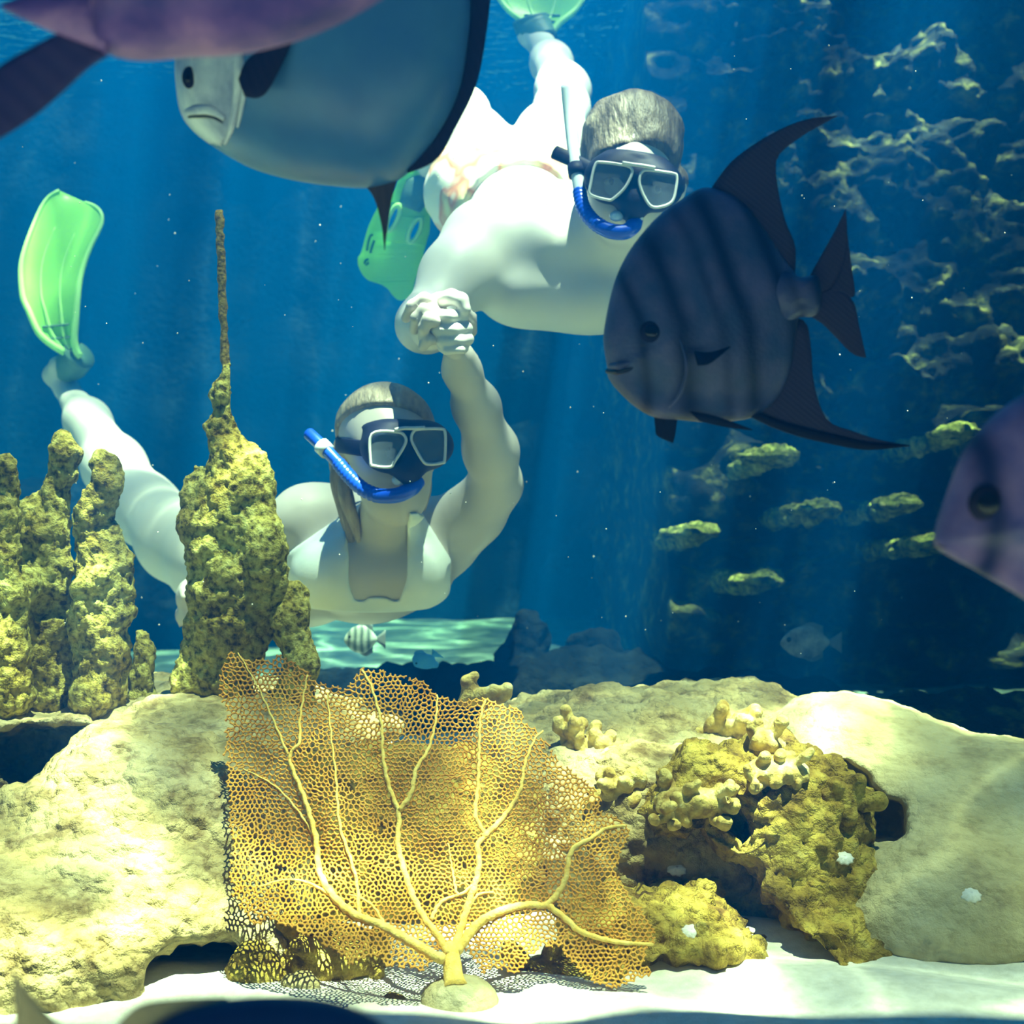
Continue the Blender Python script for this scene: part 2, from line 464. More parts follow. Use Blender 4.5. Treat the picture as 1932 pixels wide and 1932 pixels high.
# ================================================================ ROCKS
def rock_mat(name, stops, scale=9, bscale=70, bump=0.7, crack=22, mottle=0.8):
    m, t, b, o = nt(name)
    v = coords(t)
    n = node(t, 'ShaderNodeTexNoise', Scale=scale, Detail=8, Roughness=0.65); t.links.new(v, n.inputs['Vector'])
    r = ramp(t, stops); t.links.new(n.outputs[0], r.inputs[0])
    nd = node(t, 'ShaderNodeTexNoise', Scale=scale * 3.1, Detail=6, Roughness=0.7); t.links.new(v, nd.inputs['Vector'])
    rd = ramp(t, [(0.36, (0.30, 0.22, 0.16)), (0.50, (0.92, 0.90, 0.86)), (0.7, (1, 1, 1))]); t.links.new(nd.outputs[0], rd.inputs[0])  # dark brown noise patches multiplied over the rock colour
    mu = node(t, 'ShaderNodeMix', data_type='RGBA', blend_type='MULTIPLY'); mu.inputs[0].default_value = mottle
    t.links.new(r.outputs[0], mu.inputs[6]); t.links.new(rd.outputs[0], mu.inputs[7]); t.links.new(mu.outputs[2], b.inputs['Base Color'])
    b.inputs['Roughness'].default_value = 0.85; b.inputs['Specular IOR Level'].default_value = 0.25
    n2 = node(t, 'ShaderNodeTexNoise', Scale=bscale, Detail=5, Roughness=0.65); t.links.new(v, n2.inputs['Vector'])
    vo = node(t, 'ShaderNodeTexVoronoi', Scale=crack * 3.2, feature='F1'); t.links.new(v, vo.inputs['Vector'])
    s = math_n(t, 'ADD', n2.outputs[0], math_n(t, 'MULTIPLY', vo.outputs['Distance'], -0.8))
    bp = node(t, 'ShaderNodeBump', Strength=bump, Distance=0.02); t.links.new(s, bp.inputs['Height']); t.links.new(bp.outputs[0], b.inputs['Normal'])
    return m

m_pale = rock_mat('pale_rock', [(0.30, (0.28, 0.19, 0.06)), (0.48, (0.50, 0.40, 0.18)), (0.68, (0.68, 0.59, 0.34))], scale=7)
m_smooth = rock_mat('smooth_pale_rock', [(0.3, (0.46, 0.38, 0.18)), (0.55, (0.64, 0.56, 0.32)), (0.75, (0.76, 0.70, 0.48))], scale=5, bump=0.5, bscale=110, mottle=0.45)
m_crust = rock_mat('crusted_rock', [(0.32, (0.12, 0.06, 0.012)), (0.48, (0.40, 0.27, 0.04)), (0.62, (0.62, 0.47, 0.09)), (0.78, (0.80, 0.68, 0.28))], scale=16, bump=0.9, bscale=55, crack=16)

ROCKS = []
def rock(name, label, lo, hi, h, mat, build, amp=0.02, freq=5.0, fine=0.006, ffreq=34, seed=1, cat='rock', smooth=1, pit=0.0):
    f = Field(lo, hi, h); build(f)
    v, q = f.mesh(smooth)
    n = normals(v, q)
    d = amp * fbm(v * freq, 4, seed) + fine * (0.55 - worley(v * ffreq, seed + 3)) * 1.6
    if pit: d = d - pit * np.clip(0.34 - worley(v * ffreq * 0.45, seed + 9), 0, 1) * 3
    d = d + fine * (0.7 * fbm(v * ffreq * 1.7, 3, seed + 21) - 0.9 * np.abs(fbm(v * ffreq * 0.55, 3, seed + 22)))
    v = v + n * d[:, None]
    o = make(name, v, q, mat); ROCKS.append((v, q))
    return tag(o, label, cat)

def b_left(f):
    f.ell(P(300, 1640, 1.82), (0.215, 0.24, 0.185), k=0.02)
    f.ell(P(40, 1765, 1.71), (0.30, 0.25, 0.150), k=0.05)
    f.ell(P(350, 1790, 1.68), (0.15, 0.17, 0.110), k=0.05)
    f.ell(P(90, 1372, 2.23), (0.56, 0.38, 0.062), k=0.02)
    f.ell(P(420, 1385, 2.15), (0.20, 0.24, 0.075), k=0.03)
    f.ell(P(20, 1500, 2.78), (0.60, 0.30, 0.26), k=0.02)
    for px, py, r in ((-40, 1428, .036), (15, 1424, .034), (55, 1410, .032), (92, 1404, .026), (125, 1392, .020), (150, 1382, .012), (40, 1450, .024), (80, 1436, .018)): f.cap(P(px, py, 1.5), P(px, py, 2.58), r * .9, r * 1.25, 0.008, 'sub')
    for px, py, r in ((340, 1850, .034), (385, 1840, .036), (425, 1830, .032)): f.cap(P(px, py, 1.40), P(px, py, 1.80), r, r, 0.015, 'sub')
rock('reef_boulder', 'broad pale boulder with a dark hollow under the left sponge columns', (-1.45, 1.42, -0.05), (-0.16, 2.85, 0.42), 0.0065, m_pale, b_left, amp=0.026, freq=5, fine=0.007, ffreq=36, seed=11)

def b_right(f):
    f.ell(P(1240, 1420, 2.22), (0.30, 0.26, 0.095), k=0.04)
    f.ell(P(1060, 1450, 2.15), (0.15, 0.2, 0.085), k=0.05)
    f.ell(P(1400, 1370, 2.25), (0.10, 0.12, 0.075), k=0.04)
    f.ell(P(1240, 1590, 1.92), (0.22, 0.16, 0.14), k=0.05)
rock('reef_slab', 'yellowish rock ledge with small corals right of the sea fan', (-0.10, 1.70, -0.05), (0.80, 2.65, 0.40), 0.0065, m_pale, b_right, amp=0.032, freq=6, fine=0.008, seed=23)

def b_crust(f):
    f.cap(P(1310, 1530, 1.80), P(1600, 1720, 1.74), 0.075, 0.065, 0.04)
    f.ell(P(1440, 1530, 1.85), (0.13, 0.13, 0.085), k=0.04)
    f.ell(P(1320, 1790, 1.74), (0.17, 0.11, 0.085), k=0.04)
    f.ell(P(1560, 1790, 1.74), (0.11, 0.1, 0.055), k=0.04)
    f.ell(P(1420, 1815, 1.68), (0.17, 0.11, 0.062), k=0.05)
    f.ell(P(1250, 1800, 1.68), (0.12, 0.10, 0.070), k=0.05)
    for px, py, r, dd in ((1210, 1650, .030, 1.80), (1270, 1630, .030, 1.80), (1335, 1620, .026, 1.79), (1390, 1680, .030, 1.78), (1430, 1730, .030, 1.76), (1480, 1785, .026, 1.75), (1540, 1810, .018, 1.74), (1380, 1555, .016, 1.78)):
        f.cap(P(px, py, 1.48), P(px, py, dd), r, r, 0.012, 'sub')
    f.cap(P(1190, 1856, 1.58), P(1480, 1850, 1.58), 0.022, 0.027, 0.012, 'sub')
rock('crusted_rock', 'rough yellow-brown encrusted rock with dark hollows right of the sea fan', (0.05, 1.50, -0.05), (0.66, 2.1, 0.32), 0.0045, m_crust, b_crust, amp=0.034, freq=8, fine=0.011, ffreq=42, seed=31, pit=0.012)

def b_smooth(f):
    f.ell(P(1810, 1600, 2.0), (0.34, 0.26, 0.155), k=0.05)
    f.ell(P(1800, 1720, 1.80), (0.15, 0.13, 0.11), k=0.06)
    f.ell(P(1600, 1450, 2.1), (0.16, 0.18, 0.11), k=0.06)
    f.ell(P(1800, 1745, 1.73), (0.15, 0.11, 0.085), k=0.06)
    for px, py, r, dd in ((1592, 1462, .020, 1.99), (1612, 1492, .022, 2.02), (1578, 1490, .014, 1.97), (1640, 1520, .026, 2.02), (1668, 1548, .026, 2.0), (1690, 1530, .014, 1.98), (1650, 1565, .018, 1.99), (1690, 1570, .014, 1.96), (1625, 1470, .012, 1.97)):
        f.cap(P(px, py, 1.6), P(px, py, dd), r, r * .9, 0.010, 'sub')
rock('smooth_boulder', 'large smooth pale boulder at the right, catching sunlight', (0.22, 1.58, -0.05), (1.1, 2.5, 0.42), 0.0065, m_smooth, b_smooth, amp=0.014, freq=4, fine=0.003, ffreq=40, seed=41)

from mathutils.bvhtree import BVHTree
_rv, _rf, _rn = [], [], 0
for v_, q_ in ROCKS:
    _rv.append(v_); _rf.append(q_ + _rn); _rn += len(v_)
TREE = BVHTree.FromPolygons(np.concatenate(_rv).tolist(), np.concatenate(_rf).tolist())
def on_rock(px, py, sink=0.0, default=1.8):
    """the point of the rocks seen at a pixel, pushed in by sink"""
    dr = Vector(P(px, py, 1.0) - np.array([0, 0, CAM_Z])).normalized()
    h = TREE.ray_cast(Vector((0, 0, CAM_Z)), dr)
    if h[0] is None: return P(px, py, default)
    return np.array(h[0] - h[1] * sink)

# stone that carries the sea fan
def b_base(f):
    f.ell(P(862, 1884, 1.50), (0.040, 0.036, 0.024), k=0.01)
    f.ell(P(905, 1893, 1.50), (0.018, 0.02, 0.014), k=0.01)
rock('fan_stone', 'small round white stone at the foot of the sea fan', (-0.13, 1.42, -0.03), (0.02, 1.58, 0.05), 0.003, m_smooth, b_base, amp=0.004, freq=20, fine=0.001, ffreq=90, seed=51, cat='stone')
for k, (px, py, d, r, lab) in enumerate([
        (565, 1858, 1.53, 0.017, 'small yellow stone on the sand left of the fan foot'),
        (478, 1850, 1.56, 0.030, 'mossy brown stone beside the dark crevice of the left boulder'),
        (740, 1890, 1.51, 0.013, 'little dark pebble close left of the white fan stone')]):
    c = P(px, py, d)
    rock('reef_stone', lab, c - 0.06, c + 0.06, 0.003, m_crust if k != 0 else m_pale,
         lambda f, c=c, r=r: f.ell(c, (r * 1.1, r, r * (0.9 if k != 1 else 1.4)), k=0.01).ell(c + np.array([r * .6, 0, -r * .3]), r * .7, k=0.01), amp=0.004, freq=25, fine=0.003, ffreq=70, seed=60 + k, cat='stone')

# ---------------------------------------------------------------- far rocks
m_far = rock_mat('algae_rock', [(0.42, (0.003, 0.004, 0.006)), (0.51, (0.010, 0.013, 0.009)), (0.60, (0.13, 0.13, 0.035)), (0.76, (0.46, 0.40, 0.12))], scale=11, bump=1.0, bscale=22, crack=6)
# dark reef bluff at the right: built as a ledged face
gx = np.concatenate([np.linspace(0.36, 0.48, 60)[:-1], np.linspace(0.48, 3.5, 300)]); gz = np.linspace(-0.05, 2.60, 300)
x, z, fc = grid_mesh(gx, gz)
p = np.stack([x, 0 * x, z], 1)
led = np.abs(fbm(p * np.array([1.6, 1, 3.4]) + 3.1, 4, 71))
tuft = fbm(p * np.array([9, 1, 9]), 4, 75)
tm = np.clip((z - 0.55) * 2.2, 0, 1) * np.clip((x - 0.55) * 3, 0, 1)
yy = 4.35 - 0.30 * led - 0.10 * fbm(p * 5, 3, 73) - 0.16 * tm * np.clip(tuft, -0.2, 1) - 0.07 * tm * (0.8 - worley(p * np.array([13, 1, 15]), 78)) - 0.03 * tm * fbm(p * 34, 2, 77)
yy = yy + 0.50 * np.clip(z - 0.75, 0, 2)
yy = yy + 1.6 * np.clip((0.47 - x) / 0.11, 0, 1) ** 1.5 - 0.12 * (x - 1)
for cx_, cz_, wx_, out in [(1.43, 0.75, .16, .30), (1.0, 0.54, .14, .26), (0.52, 0.44, .10, .22), (0.75, 0.66, .13, .24), (1.22, 0.50, .10, .2), (0.78, 0.31, .13, .2), (1.75, .52, .15, .2), (1.45, .10, .2, .2)]:
    yy = yy - out * np.exp(-((x - cx_) / wx_) ** 2) * np.exp(-((z - cz_ - 0.05 * vnoise(p * 9, 5)) / 0.035) ** 2)
side = np.stack([0 * x, yy, z], 1)
x = x + np.clip((0.50 - x) / 0.14, 0, 1) * (0.07 * fbm(side * 3.0, 4, 79) + 0.02 * fbm(side * 14, 3, 80)) 
nb = len(x)
back = np.stack([x, 0 * x + 6.3, z], 1)
V = np.concatenate([np.stack([x, yy, z], 1), back])
A, B = len(gx), len(gz)
bd = [i * B for i in range(A)] + [(A - 1) * B + j for j in range(1, B)] + [i * B + B - 1 for i in range(A - 2, -1, -1)] + [j for j in range(B - 2, 0, -1)]
F2 = fc.tolist() + [[bd[i], bd[i - 1], bd[i - 1] + nb, bd[i] + nb] for i in range(len(bd))]
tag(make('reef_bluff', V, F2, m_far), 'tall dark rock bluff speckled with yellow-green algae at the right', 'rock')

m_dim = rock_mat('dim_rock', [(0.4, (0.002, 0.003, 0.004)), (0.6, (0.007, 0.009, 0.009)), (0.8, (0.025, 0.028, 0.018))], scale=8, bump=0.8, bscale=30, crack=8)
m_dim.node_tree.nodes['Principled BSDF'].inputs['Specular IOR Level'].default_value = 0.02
def far_rock(label, parts, seed, mat=m_dim, h=0.012, amp=0.05, freq=7):
    c = np.concatenate([np.array([q[0] for q in parts]) - np.array([np.ones(3) * np.array(q[1]) for q in parts]), np.array([q[0] for q in parts]) + np.array([np.ones(3) * np.array(q[1]) for q in parts])])
    return rock('reef_rock', label, c.min(0) - 0.08, c.max(0) + 0.08, h, mat, lambda f: [f.ell(a, r, k=0.06) for a, r in parts], amp=amp, freq=freq, fine=0.012, ffreq=18, seed=seed)
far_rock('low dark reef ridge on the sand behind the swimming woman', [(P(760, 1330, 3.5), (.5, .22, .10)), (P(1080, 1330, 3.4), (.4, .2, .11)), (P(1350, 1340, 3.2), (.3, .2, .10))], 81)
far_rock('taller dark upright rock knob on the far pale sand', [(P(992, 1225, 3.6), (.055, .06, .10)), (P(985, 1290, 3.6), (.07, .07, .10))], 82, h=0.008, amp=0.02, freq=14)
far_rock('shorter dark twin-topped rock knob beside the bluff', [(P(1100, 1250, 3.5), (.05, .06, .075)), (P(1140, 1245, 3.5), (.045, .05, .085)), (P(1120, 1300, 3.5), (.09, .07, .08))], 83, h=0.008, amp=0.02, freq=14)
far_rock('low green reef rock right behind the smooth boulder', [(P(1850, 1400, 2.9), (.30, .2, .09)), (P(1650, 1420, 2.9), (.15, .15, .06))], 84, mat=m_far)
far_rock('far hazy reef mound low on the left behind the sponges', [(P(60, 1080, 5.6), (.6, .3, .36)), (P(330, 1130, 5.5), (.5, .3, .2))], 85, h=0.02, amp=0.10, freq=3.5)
rock('brown_rock', 'shadowed brown rock standing behind the sea fan', (-0.42, 1.62, -0.05), (0.10, 2.15, 0.30), 0.006, m_crust, lambda f: (f.ell(P(720, 1610, 1.90), (.17, .11, .15), k=.04), f.ell(P(880, 1620, 1.88), (.12, .1, .14), k=.04), f.ell(P(600, 1640, 1.88), (.10, .1, .13), k=.04)), amp=0.02, freq=9, fine=0.008, seed=37)

m_sunpaint = rock_mat('sun_painted_algae', [(0.38, (0.03, 0.04, 0.015)), (0.5, (0.30, 0.34, 0.06)), (0.65, (0.70, 0.66, 0.22))], scale=26, bump=1.0, bscale=60, crack=14, mottle=0.9)  # algae colour brightened to stand in for sun highlights on the ledges
for k, (px_, py_, d_, w_, lab_) in enumerate(SHELVES):
    c_ = P(px_, py_, d_)
    o_ = rock('sun_painted_shelf', lab_, c_ - [w_ + .07, .6, .08], c_ + [w_ + .07, .75, .08], 0.009, m_sunpaint,
         lambda f, c=c_, w=w_: (f.ell(c, (w, .10, .016), k=.02), f.ell(c + [w * .5, .05, .006], (w * .5, .08, .022), k=.02), f.cap(c + [0, .03, -.012], c + [0, .62, -.03], .022, .03, .03)), amp=0.018, freq=22, fine=0.008, ffreq=45, seed=200 + k, cat='algae')
    o_['group'] = 'sun-painted algae shelves on the dark bluff'

# ================================================================ SPONGE COLUMNS
def sponge_mat():
    m, t, b, o = nt('yellow_sponge')
    v = coords(t)
    n = node(t, 'ShaderNodeTexNoise', Scale=95, Detail=4, Roughness=0.6); t.links.new(v, n.inputs['Vector'])
    big = node(t, 'ShaderNodeTexNoise', Scale=9, Detail=3); t.links.new(v, big.inputs['Vector'])
    r = ramp(t, [(0.36, (0.12, 0.09, 0.015)), (0.50, (0.52, 0.46, 0.12)), (0.66, (0.78, 0.74, 0.28))]); t.links.new(n.outputs[0], r.inputs[0])
    r2 = ramp(t, [(0.35, (0.60, 0.50, 0.30)), (0.65, (1, 1, 0.9))]); t.links.new(big.outputs[0], r2.inputs[0])
    mu = node(t, 'ShaderNodeMix', data_type='RGBA', blend_type='MULTIPLY'); mu.inputs[0].default_value = 1
    t.links.new(r.outputs[0], mu.inputs[6]); t.links.new(r2.outputs[0], mu.inputs[7]); t.links.new(mu.outputs[2], b.inputs['Base Color'])
    b.inputs['Roughness'].default_value = 0.95; b.inputs['Specular IOR Level'].default_value = 0.1
    bp = node(t, 'ShaderNodeBump', Strength=1.0, Distance=0.008); t.links.new(n.outputs[0], bp.inputs['Height']); t.links.new(bp.outputs[0], b.inputs['Normal'])
    return m
m_sponge = sponge_mat()

def sponge(label, d, chains, seed, h=0.0042, holes=()):
    pts = np.array([P(q[0], q[1], d + (q[3] if len(q) > 3 else 0)) for c in chains for q in c]); rr = max(q[2] for c in chains for q in c) * d / F_PX
    f = Field(pts.min(0) - rr - 0.03, pts.max(0) + rr + 0.03, h)
    for c in chains:
        P3 = [P(q[0], q[1], d + (q[3] if len(q) > 3 else 0)) for q in c]; R = [q[2] * d / F_PX for q in c]
        f.chain(P3, R, 0.018)
    for px, py, r, dd in holes:
        f.ell(P(px, py, d + dd), r * d / F_PX, k=0.01, op='sub')
    v, q = f.mesh(2); n = normals(v, q)
    dsp = 0.016 * fbm(v * 17, 3, seed) + 0.0045 * fbm(v * 90, 2, seed + 4) + 0.004 * (0.5 - worley(v * 120, seed + 2))
    return tag(make('sponge_column', v + n * dsp[:, None], q, m_sponge), label, 'sponge', 'yellow sponge columns')

sponge('tallest yellow sponge column, thick and lumpy, in front of the woman', 2.10, [
    [(431, 692, 14), (420, 745, 19), (418, 800, 22), (428, 850, 38)],
    [(440, 865, 44), (445, 920, 56), (432, 985, 60), (435, 1060, 62), (428, 1130, 64), (430, 1190, 60), (450, 1225, 42)],
    [(488, 860, 20), (486, 910, 24), (488, 960, 26, -.01), (500, 1010, 25, -.03), (498, 1055, 27, -.03), (508, 1105, 26, -.02), (480, 1160, 40), (470, 1210, 40)],
    [(371, 885, 11), (370, 925, 19), (366, 975, 24, -.01), (395, 1030, 45)],
    [(430, 1185, 60), (400, 1240, 52), (365, 1290, 45)], [(420, 1220, 50), (430, 1300, 42)]], 91)
sponge('slim leaning yellow sponge stub right of the tallest column', 2.08, [
    [(556, 1118, 20), (548, 1165, 24), (552, 1205, 26), (560, 1250, 27), (556, 1310, 34)]], 92)
sponge('yellow sponge column cut by the left picture edge', 2.02, [
    [(8, 882, 19), (12, 925, 22), (10, 980, 28), (2, 1050, 34), (14, 1120, 36), (4, 1200, 44), (10, 1310, 50)]], 93)
sponge('forked yellow sponge column, second from the left edge, with a pale side arm', 2.10, [
    [(118, 822, 14), (120, 862, 18), (119, 905, 22), (104, 945, 30), (96, 1000, 36), (100, 1070, 36), (90, 1140, 42), (86, 1210, 46), (86, 1310, 54)],
    [(96, 955, 24), (60, 962, 20), (48, 1000, 19), (50, 1050, 20), (58, 1100, 22)],
    [(56, 1085, 14, -.05), (44, 1125, 19, -.05), (34, 1180, 26, -.04), (28, 1240, 30, -.03), (30, 1310, 34, -.02)]], 94, holes=[(86, 1140, 22, -0.035), (118, 1150, 20, -0.03)])
sponge('bent yellow sponge column with a drooping side arm, right of the forked one', 2.06, [
    [(196, 872, 18), (206, 902, 17), (192, 940, 20), (176, 980, 24), (180, 1035, 26), (190, 1090, 38), (192, 1160, 46), (194, 1230, 50), (190, 1310, 54)],
    [(205, 1010, 20), (228, 1060, 22), (234, 1100, 18), (236, 1150, 16)],
    [(186, 1090, 18, -.03), (168, 1110, 18, -.03), (160, 1160, 22, -.02), (164, 1220, 26)]], 95)
sponge('shortest yellow sponge stub between the left cluster and the tallest column', 2.12, [
    [(268, 1200, 16), (272, 1235, 17), (264, 1275, 20), (266, 1315, 24)]], 96)

# encrusted rod above the tallest column
m_rod = stuff_mat('crusted_rod', [(0.35, (0.07, 0.045, 0.01)), (0.6, (0.36, 0.25, 0.05))], scale=160, bump=0.8, bscale=200, bdist=0.004)
pp = resample(smooth_path([P(414, 398, 2.16), P(417, 480, 2.155), P(420, 570, 2.15), P(424, 640, 2.14), P(427, 720, 2.125)]), 60)
v, fcs = tube(pp, 0.0062, 10)
v = v + 0.0022 * np.stack([vnoise(v * 120, 1), vnoise(v * 120, 2), vnoise(v * 120, 3)], 1)
tag(make('sea_rod', v, fcs, m_rod), 'thin brown encrusted rod rising from the tallest sponge column', 'sea rod')

# ================================================================ CORAL CLUSTERS
m_coral = stuff_mat('finger_coral', [(0.35, (0.28, 0.17, 0.03)), (0.55, (0.62, 0.48, 0.14)), (0.75, (0.85, 0.78, 0.45))], scale=40, bump=0.6, bscale=220, bdist=0.004)
def coral(label, c, n, r, length, spread, seed, mat=m_coral, up=(0, -0.5, 1), squash=1.0, cat='coral'):
    rnd = random.Random(seed); c = np.array(c); R = spread + length + 3 * r
    f = Field(c - R, c + R, max(r * 0.30, 0.0022))
    f.ell(c, (spread, spread * .7, spread * .45), k=0.01)
    up = np.array(up, float); up /= np.linalg.norm(up)
    for i in range(n):
        a = np.array([rnd.uniform(-1, 1) * spread, rnd.uniform(-.6, .3) * spread, rnd.uniform(-.7, .5) * spread * squash])
        dv = up + np.array([rnd.uniform(-.7, .7), rnd.uniform(-.7, .4), rnd.uniform(-.4, .4)]); dv /= np.linalg.norm(dv)
        L = length * rnd.uniform(.5, 1)
        b1 = a + dv * L * .55; b2 = b1 + (dv + np.array([rnd.uniform(-.5, .5), 0, rnd.uniform(-.3, .3)])) * L * .45
        f.chain([c + a * .6, c + b1, c + b2], [r * .8, r, r * rnd.uniform(.8, 1.15)], r * .5)
    v, q = f.mesh(1); nn = normals(v, q)
    v = v + nn * (0.0015 * fbm(v * 110, 2, seed))[:, None]
    return tag(make('coral_cluster', v, q, mat), label, cat, 'small corals on the right rocks')
coral('tuft of stubby brown tube corals on top of the rock ledge', on_rock(1365, 1377, 0.008, 2.0), 26, 0.0085, 0.036, 0.040, 3)
coral('smaller tube coral tuft right of the one on the ledge top', on_rock(1455, 1397, 0.008, 1.98), 14, 0.008, 0.03, 0.026, 4)
coral('knobby yellow branching coral close to the right edge of the fan', on_rock(1105, 1400, 0.008, 1.93), 20, 0.0085, 0.034, 0.034, 5, squash=1.5)
coral('lumpy pale coral under the branching one beside the fan', on_rock(1165, 1490, 0.008, 1.80), 22, 0.008, 0.024, 0.034, 6)
coral('whitish rubble of coral fingers over the dark rock hollow', on_rock(1300, 1520, 0.008, 1.72), 30, 0.0062, 0.026, 0.046, 7)
coral('small coral knobs on the crest of the encrusted rock', on_rock(1470, 1450, 0.008, 1.80), 16, 0.0065, 0.018, 0.040, 8)
coral('short branched yellow coral stub behind the top of the fan', on_rock(905, 1312, 0.008, 1.98), 9, 0.0085, 0.03, 0.026, 9, up=(0.6, 0, .5))
coral('dark brown coral lumps inside the hollow of the smooth boulder', on_rock(1610, 1500, 0.008, 1.88), 14, 0.010, 0.02, 0.034, 10, mat=m_crust)
coral('brown rubble of broken coral under the lower left of the fan', P(610, 1800, 1.62), 26, 0.009, 0.035, 0.075, 12, mat=m_crust)
coral('brown broken coral under the lower right of the fan', P(1050, 1850, 1.60), 22, 0.009, 0.03, 0.060, 13, mat=m_crust)

# little white shells
m_shell = stuff_mat('white_shell', [(0.3, (0.75, 0.72, 0.62)), (0.7, (0.95, 0.93, 0.86))], scale=60, bump=0.2, bscale=300, rough=0.4)
def shell(label, c, r):
    n1, n2 = 7, 28; V = [np.array([0, 0, 0.55 * r])]; Fc = []
    for i in range(1, n1 + 1):
        for j in range(n2):
            a = 2 * math.pi * j / n2; s = i / n1; rad = r * s * (1 + 0.10 * math.cos(a * 9) * s)
            V.append(np.array([rad * math.cos(a) * 1.15, rad * math.sin(a) - .25 * r * (1 - s), 0.55 * r * (1 - s * s)]))
    for j in range(n2): Fc.append([0, 1 + j, 1 + (j + 1) % n2])
    for i in range(n1 - 1):
        for j in range(n2): Fc.append([1 + i*n2 + j, 1 + (i+1)*n2 + j, 1 + (i+1)*n2 + (j+1) % n2, 1 + i*n2 + (j+1) % n2])
    Fc.append([1 + (n1-1)*n2 + j for j in range(n2)][::-1])
    V = np.array(V); V = np.stack([V[:, 0], V[:, 1] * .8 - V[:, 2] * .6, V[:, 1] * .6 + V[:, 2] * .8], 1)
    tag(make('shell', V + np.array(c), Fc, m_shell), label, 'shell', 'white shells on the right rocks')
shell('white shell under the dark overhang nearest the fan', on_rock(1277, 1640, 0.001, 1.605), 0.011)
shell('white shell low on the brown rock slope', on_rock(1304, 1757, 0.001, 1.625), 0.010)
shell('white shell on the yellow encrusted rock flank', on_rock(1593, 1618, 0.001, 1.66), 0.010)
shell('white shell on the smooth boulder at the right', on_rock(1832, 1688, 0.001, 1.655), 0.011)

# drifting specks in the water
rs = np.random.default_rng(8); parts = []
for i in range(170):
    d = rs.uniform(1.3, 3.4); c = P(rs.uniform(10, 1920), rs.uniform(60, 1250), d); r = rs.uniform(0.0006, 0.0014) * d / 2.0
    parts.append((c + r * np.array([(1, 0, 0), (-1, 0, 0), (0, 1, 0), (0, -1, 0), (0, 0, 1.0), (0, 0, -1.0)]), [[0, 2, 4], [2, 1, 4], [1, 3, 4], [3, 0, 4], [2, 0, 5], [1, 2, 5], [3, 1, 5], [0, 3, 5]]))
v, f = merge(parts)
tag(make('specks', v, f, m_shell), 'fine pale specks drifting in the water', 'specks', kind='stuff')

# ================================================================ SEA FAN
def Z7(x, y): return (x / 2.1467 + 380, y / 2.1467 + 1180)
FAN_OUT = [Z7(*q) for q in [(125,95),(200,130),(290,130),(330,110),(400,165),(440,190),(510,240),(590,255),(605,210),(640,170),(700,165),(780,180),(815,205),(850,195),(900,210),(950,270),(1040,300),(1130,285),(1200,300),(1300,340),(1330,400),(1390,440),(1450,550),(1530,600),(1610,670),(1620,740),(1720,800),(1740,850),(1690,950),(1690,1010),(1740,1080),(1790,1150),(1850,1260),(1810,1330),(1830,1440),(1740,1450),(1640,1480),(1580,1440),(1510,1380),(1460,1330),(1400,1310),(1330,1360),(1290,1420),(1200,1400),(1130,1410),(1090,1350),(1040,1320),(960,1330),(900,1410),(830,1390),(740,1380),(680,1340),(610,1380),(560,1350),(500,1300),(440,1270),(400,1240),(330,1230),(270,1190),(220,1230),(160,1170),(115,1090),(105,1000),(120,900),(100,780),(110,730),(80,600),(85,480),(100,400),(80,320),(65,200),(90,140)]]
FAN_BASE = Z7(1020, 1390)
def fan_depth(q):
    """the sheet leans back towards its top, curls gently, and its lower left lobe folds forward"""
    q = np.asarray(q, float); x, y = q[:, 0] - FAN_BASE[0], FAN_BASE[1] - q[:, 1]
    d = 1.49 + 0.00030 * y + 0.018 * np.sin(x * 0.013 + 0.6) + 0.00010 * np.abs(x) + 0.007 * np.sin(x * 0.03 + y * 0.018)
    a, b = np.array(Z7(90, 700)), np.array(Z7(980, 1420))
    n = np.array([-(b - a)[1], (b - a)[0]]); n /= np.linalg.norm(n)
    s = (q - a) @ n                               # >0 below the crease
    fold = np.clip(s, 0, None)
    d = d - 0.0008 * fold + 0.0000022 * fold ** 2 - 0.014 * np.exp(-(s / 22.0) ** 2) * np.clip(-x / 200, 0, 1)
    return d
def fan_pt(q):
    q = np.asarray(q, float).reshape(-1, 2); d = fan_depth(q)
    return np.stack([(q[:, 0] - C_PX) / F_PX * d, d, CAM_Z - (q[:, 1] - C_PX) / F_PX * d], 1)
def inside(poly, q):
    poly = np.asarray(poly); x, y = q[:, 0], q[:, 1]; r = np.zeros(len(q), bool); j = len(poly) - 1
    for i in range(len(poly)):
        c = ((poly[i, 1] > y) != (poly[j, 1] > y)) & (x < (poly[j, 0] - poly[i, 0]) * (y - poly[i, 1]) / (poly[j, 1] - poly[i, 1] + 1e-12) + poly[i, 0])
        r ^= c; j = i
    return r

m_net = stuff_mat('fan_net', [(0.35, (0.62, 0.28, 0.03)), (0.65, (0.86, 0.48, 0.08))], scale=30, bump=0.2, bscale=500, bdist=0.002, transl=0.25)
m_vein = stuff_mat('fan_vein', [(0.35, (0.82, 0.52, 0.09)), (0.65, (0.92, 0.70, 0.20))], scale=80, bump=0.5, bscale=350, bdist=0.003)
fan = thing('sea_fan', 'large golden-yellow sea fan with a lacy net and branching veins', 'sea fan', (P(860, 1870, 1.5)))

rng = np.random.default_rng(4)
out = np.array(FAN_OUT)
# ragged rim
rim = resample(np.concatenate([out, out[:1]]), 420)[:-1]
cen = rim.mean(0)
rim = rim + rng.normal(0, 2.2, rim.shape)
lo, hi = rim.min(0), rim.max(0)
S = 9.3
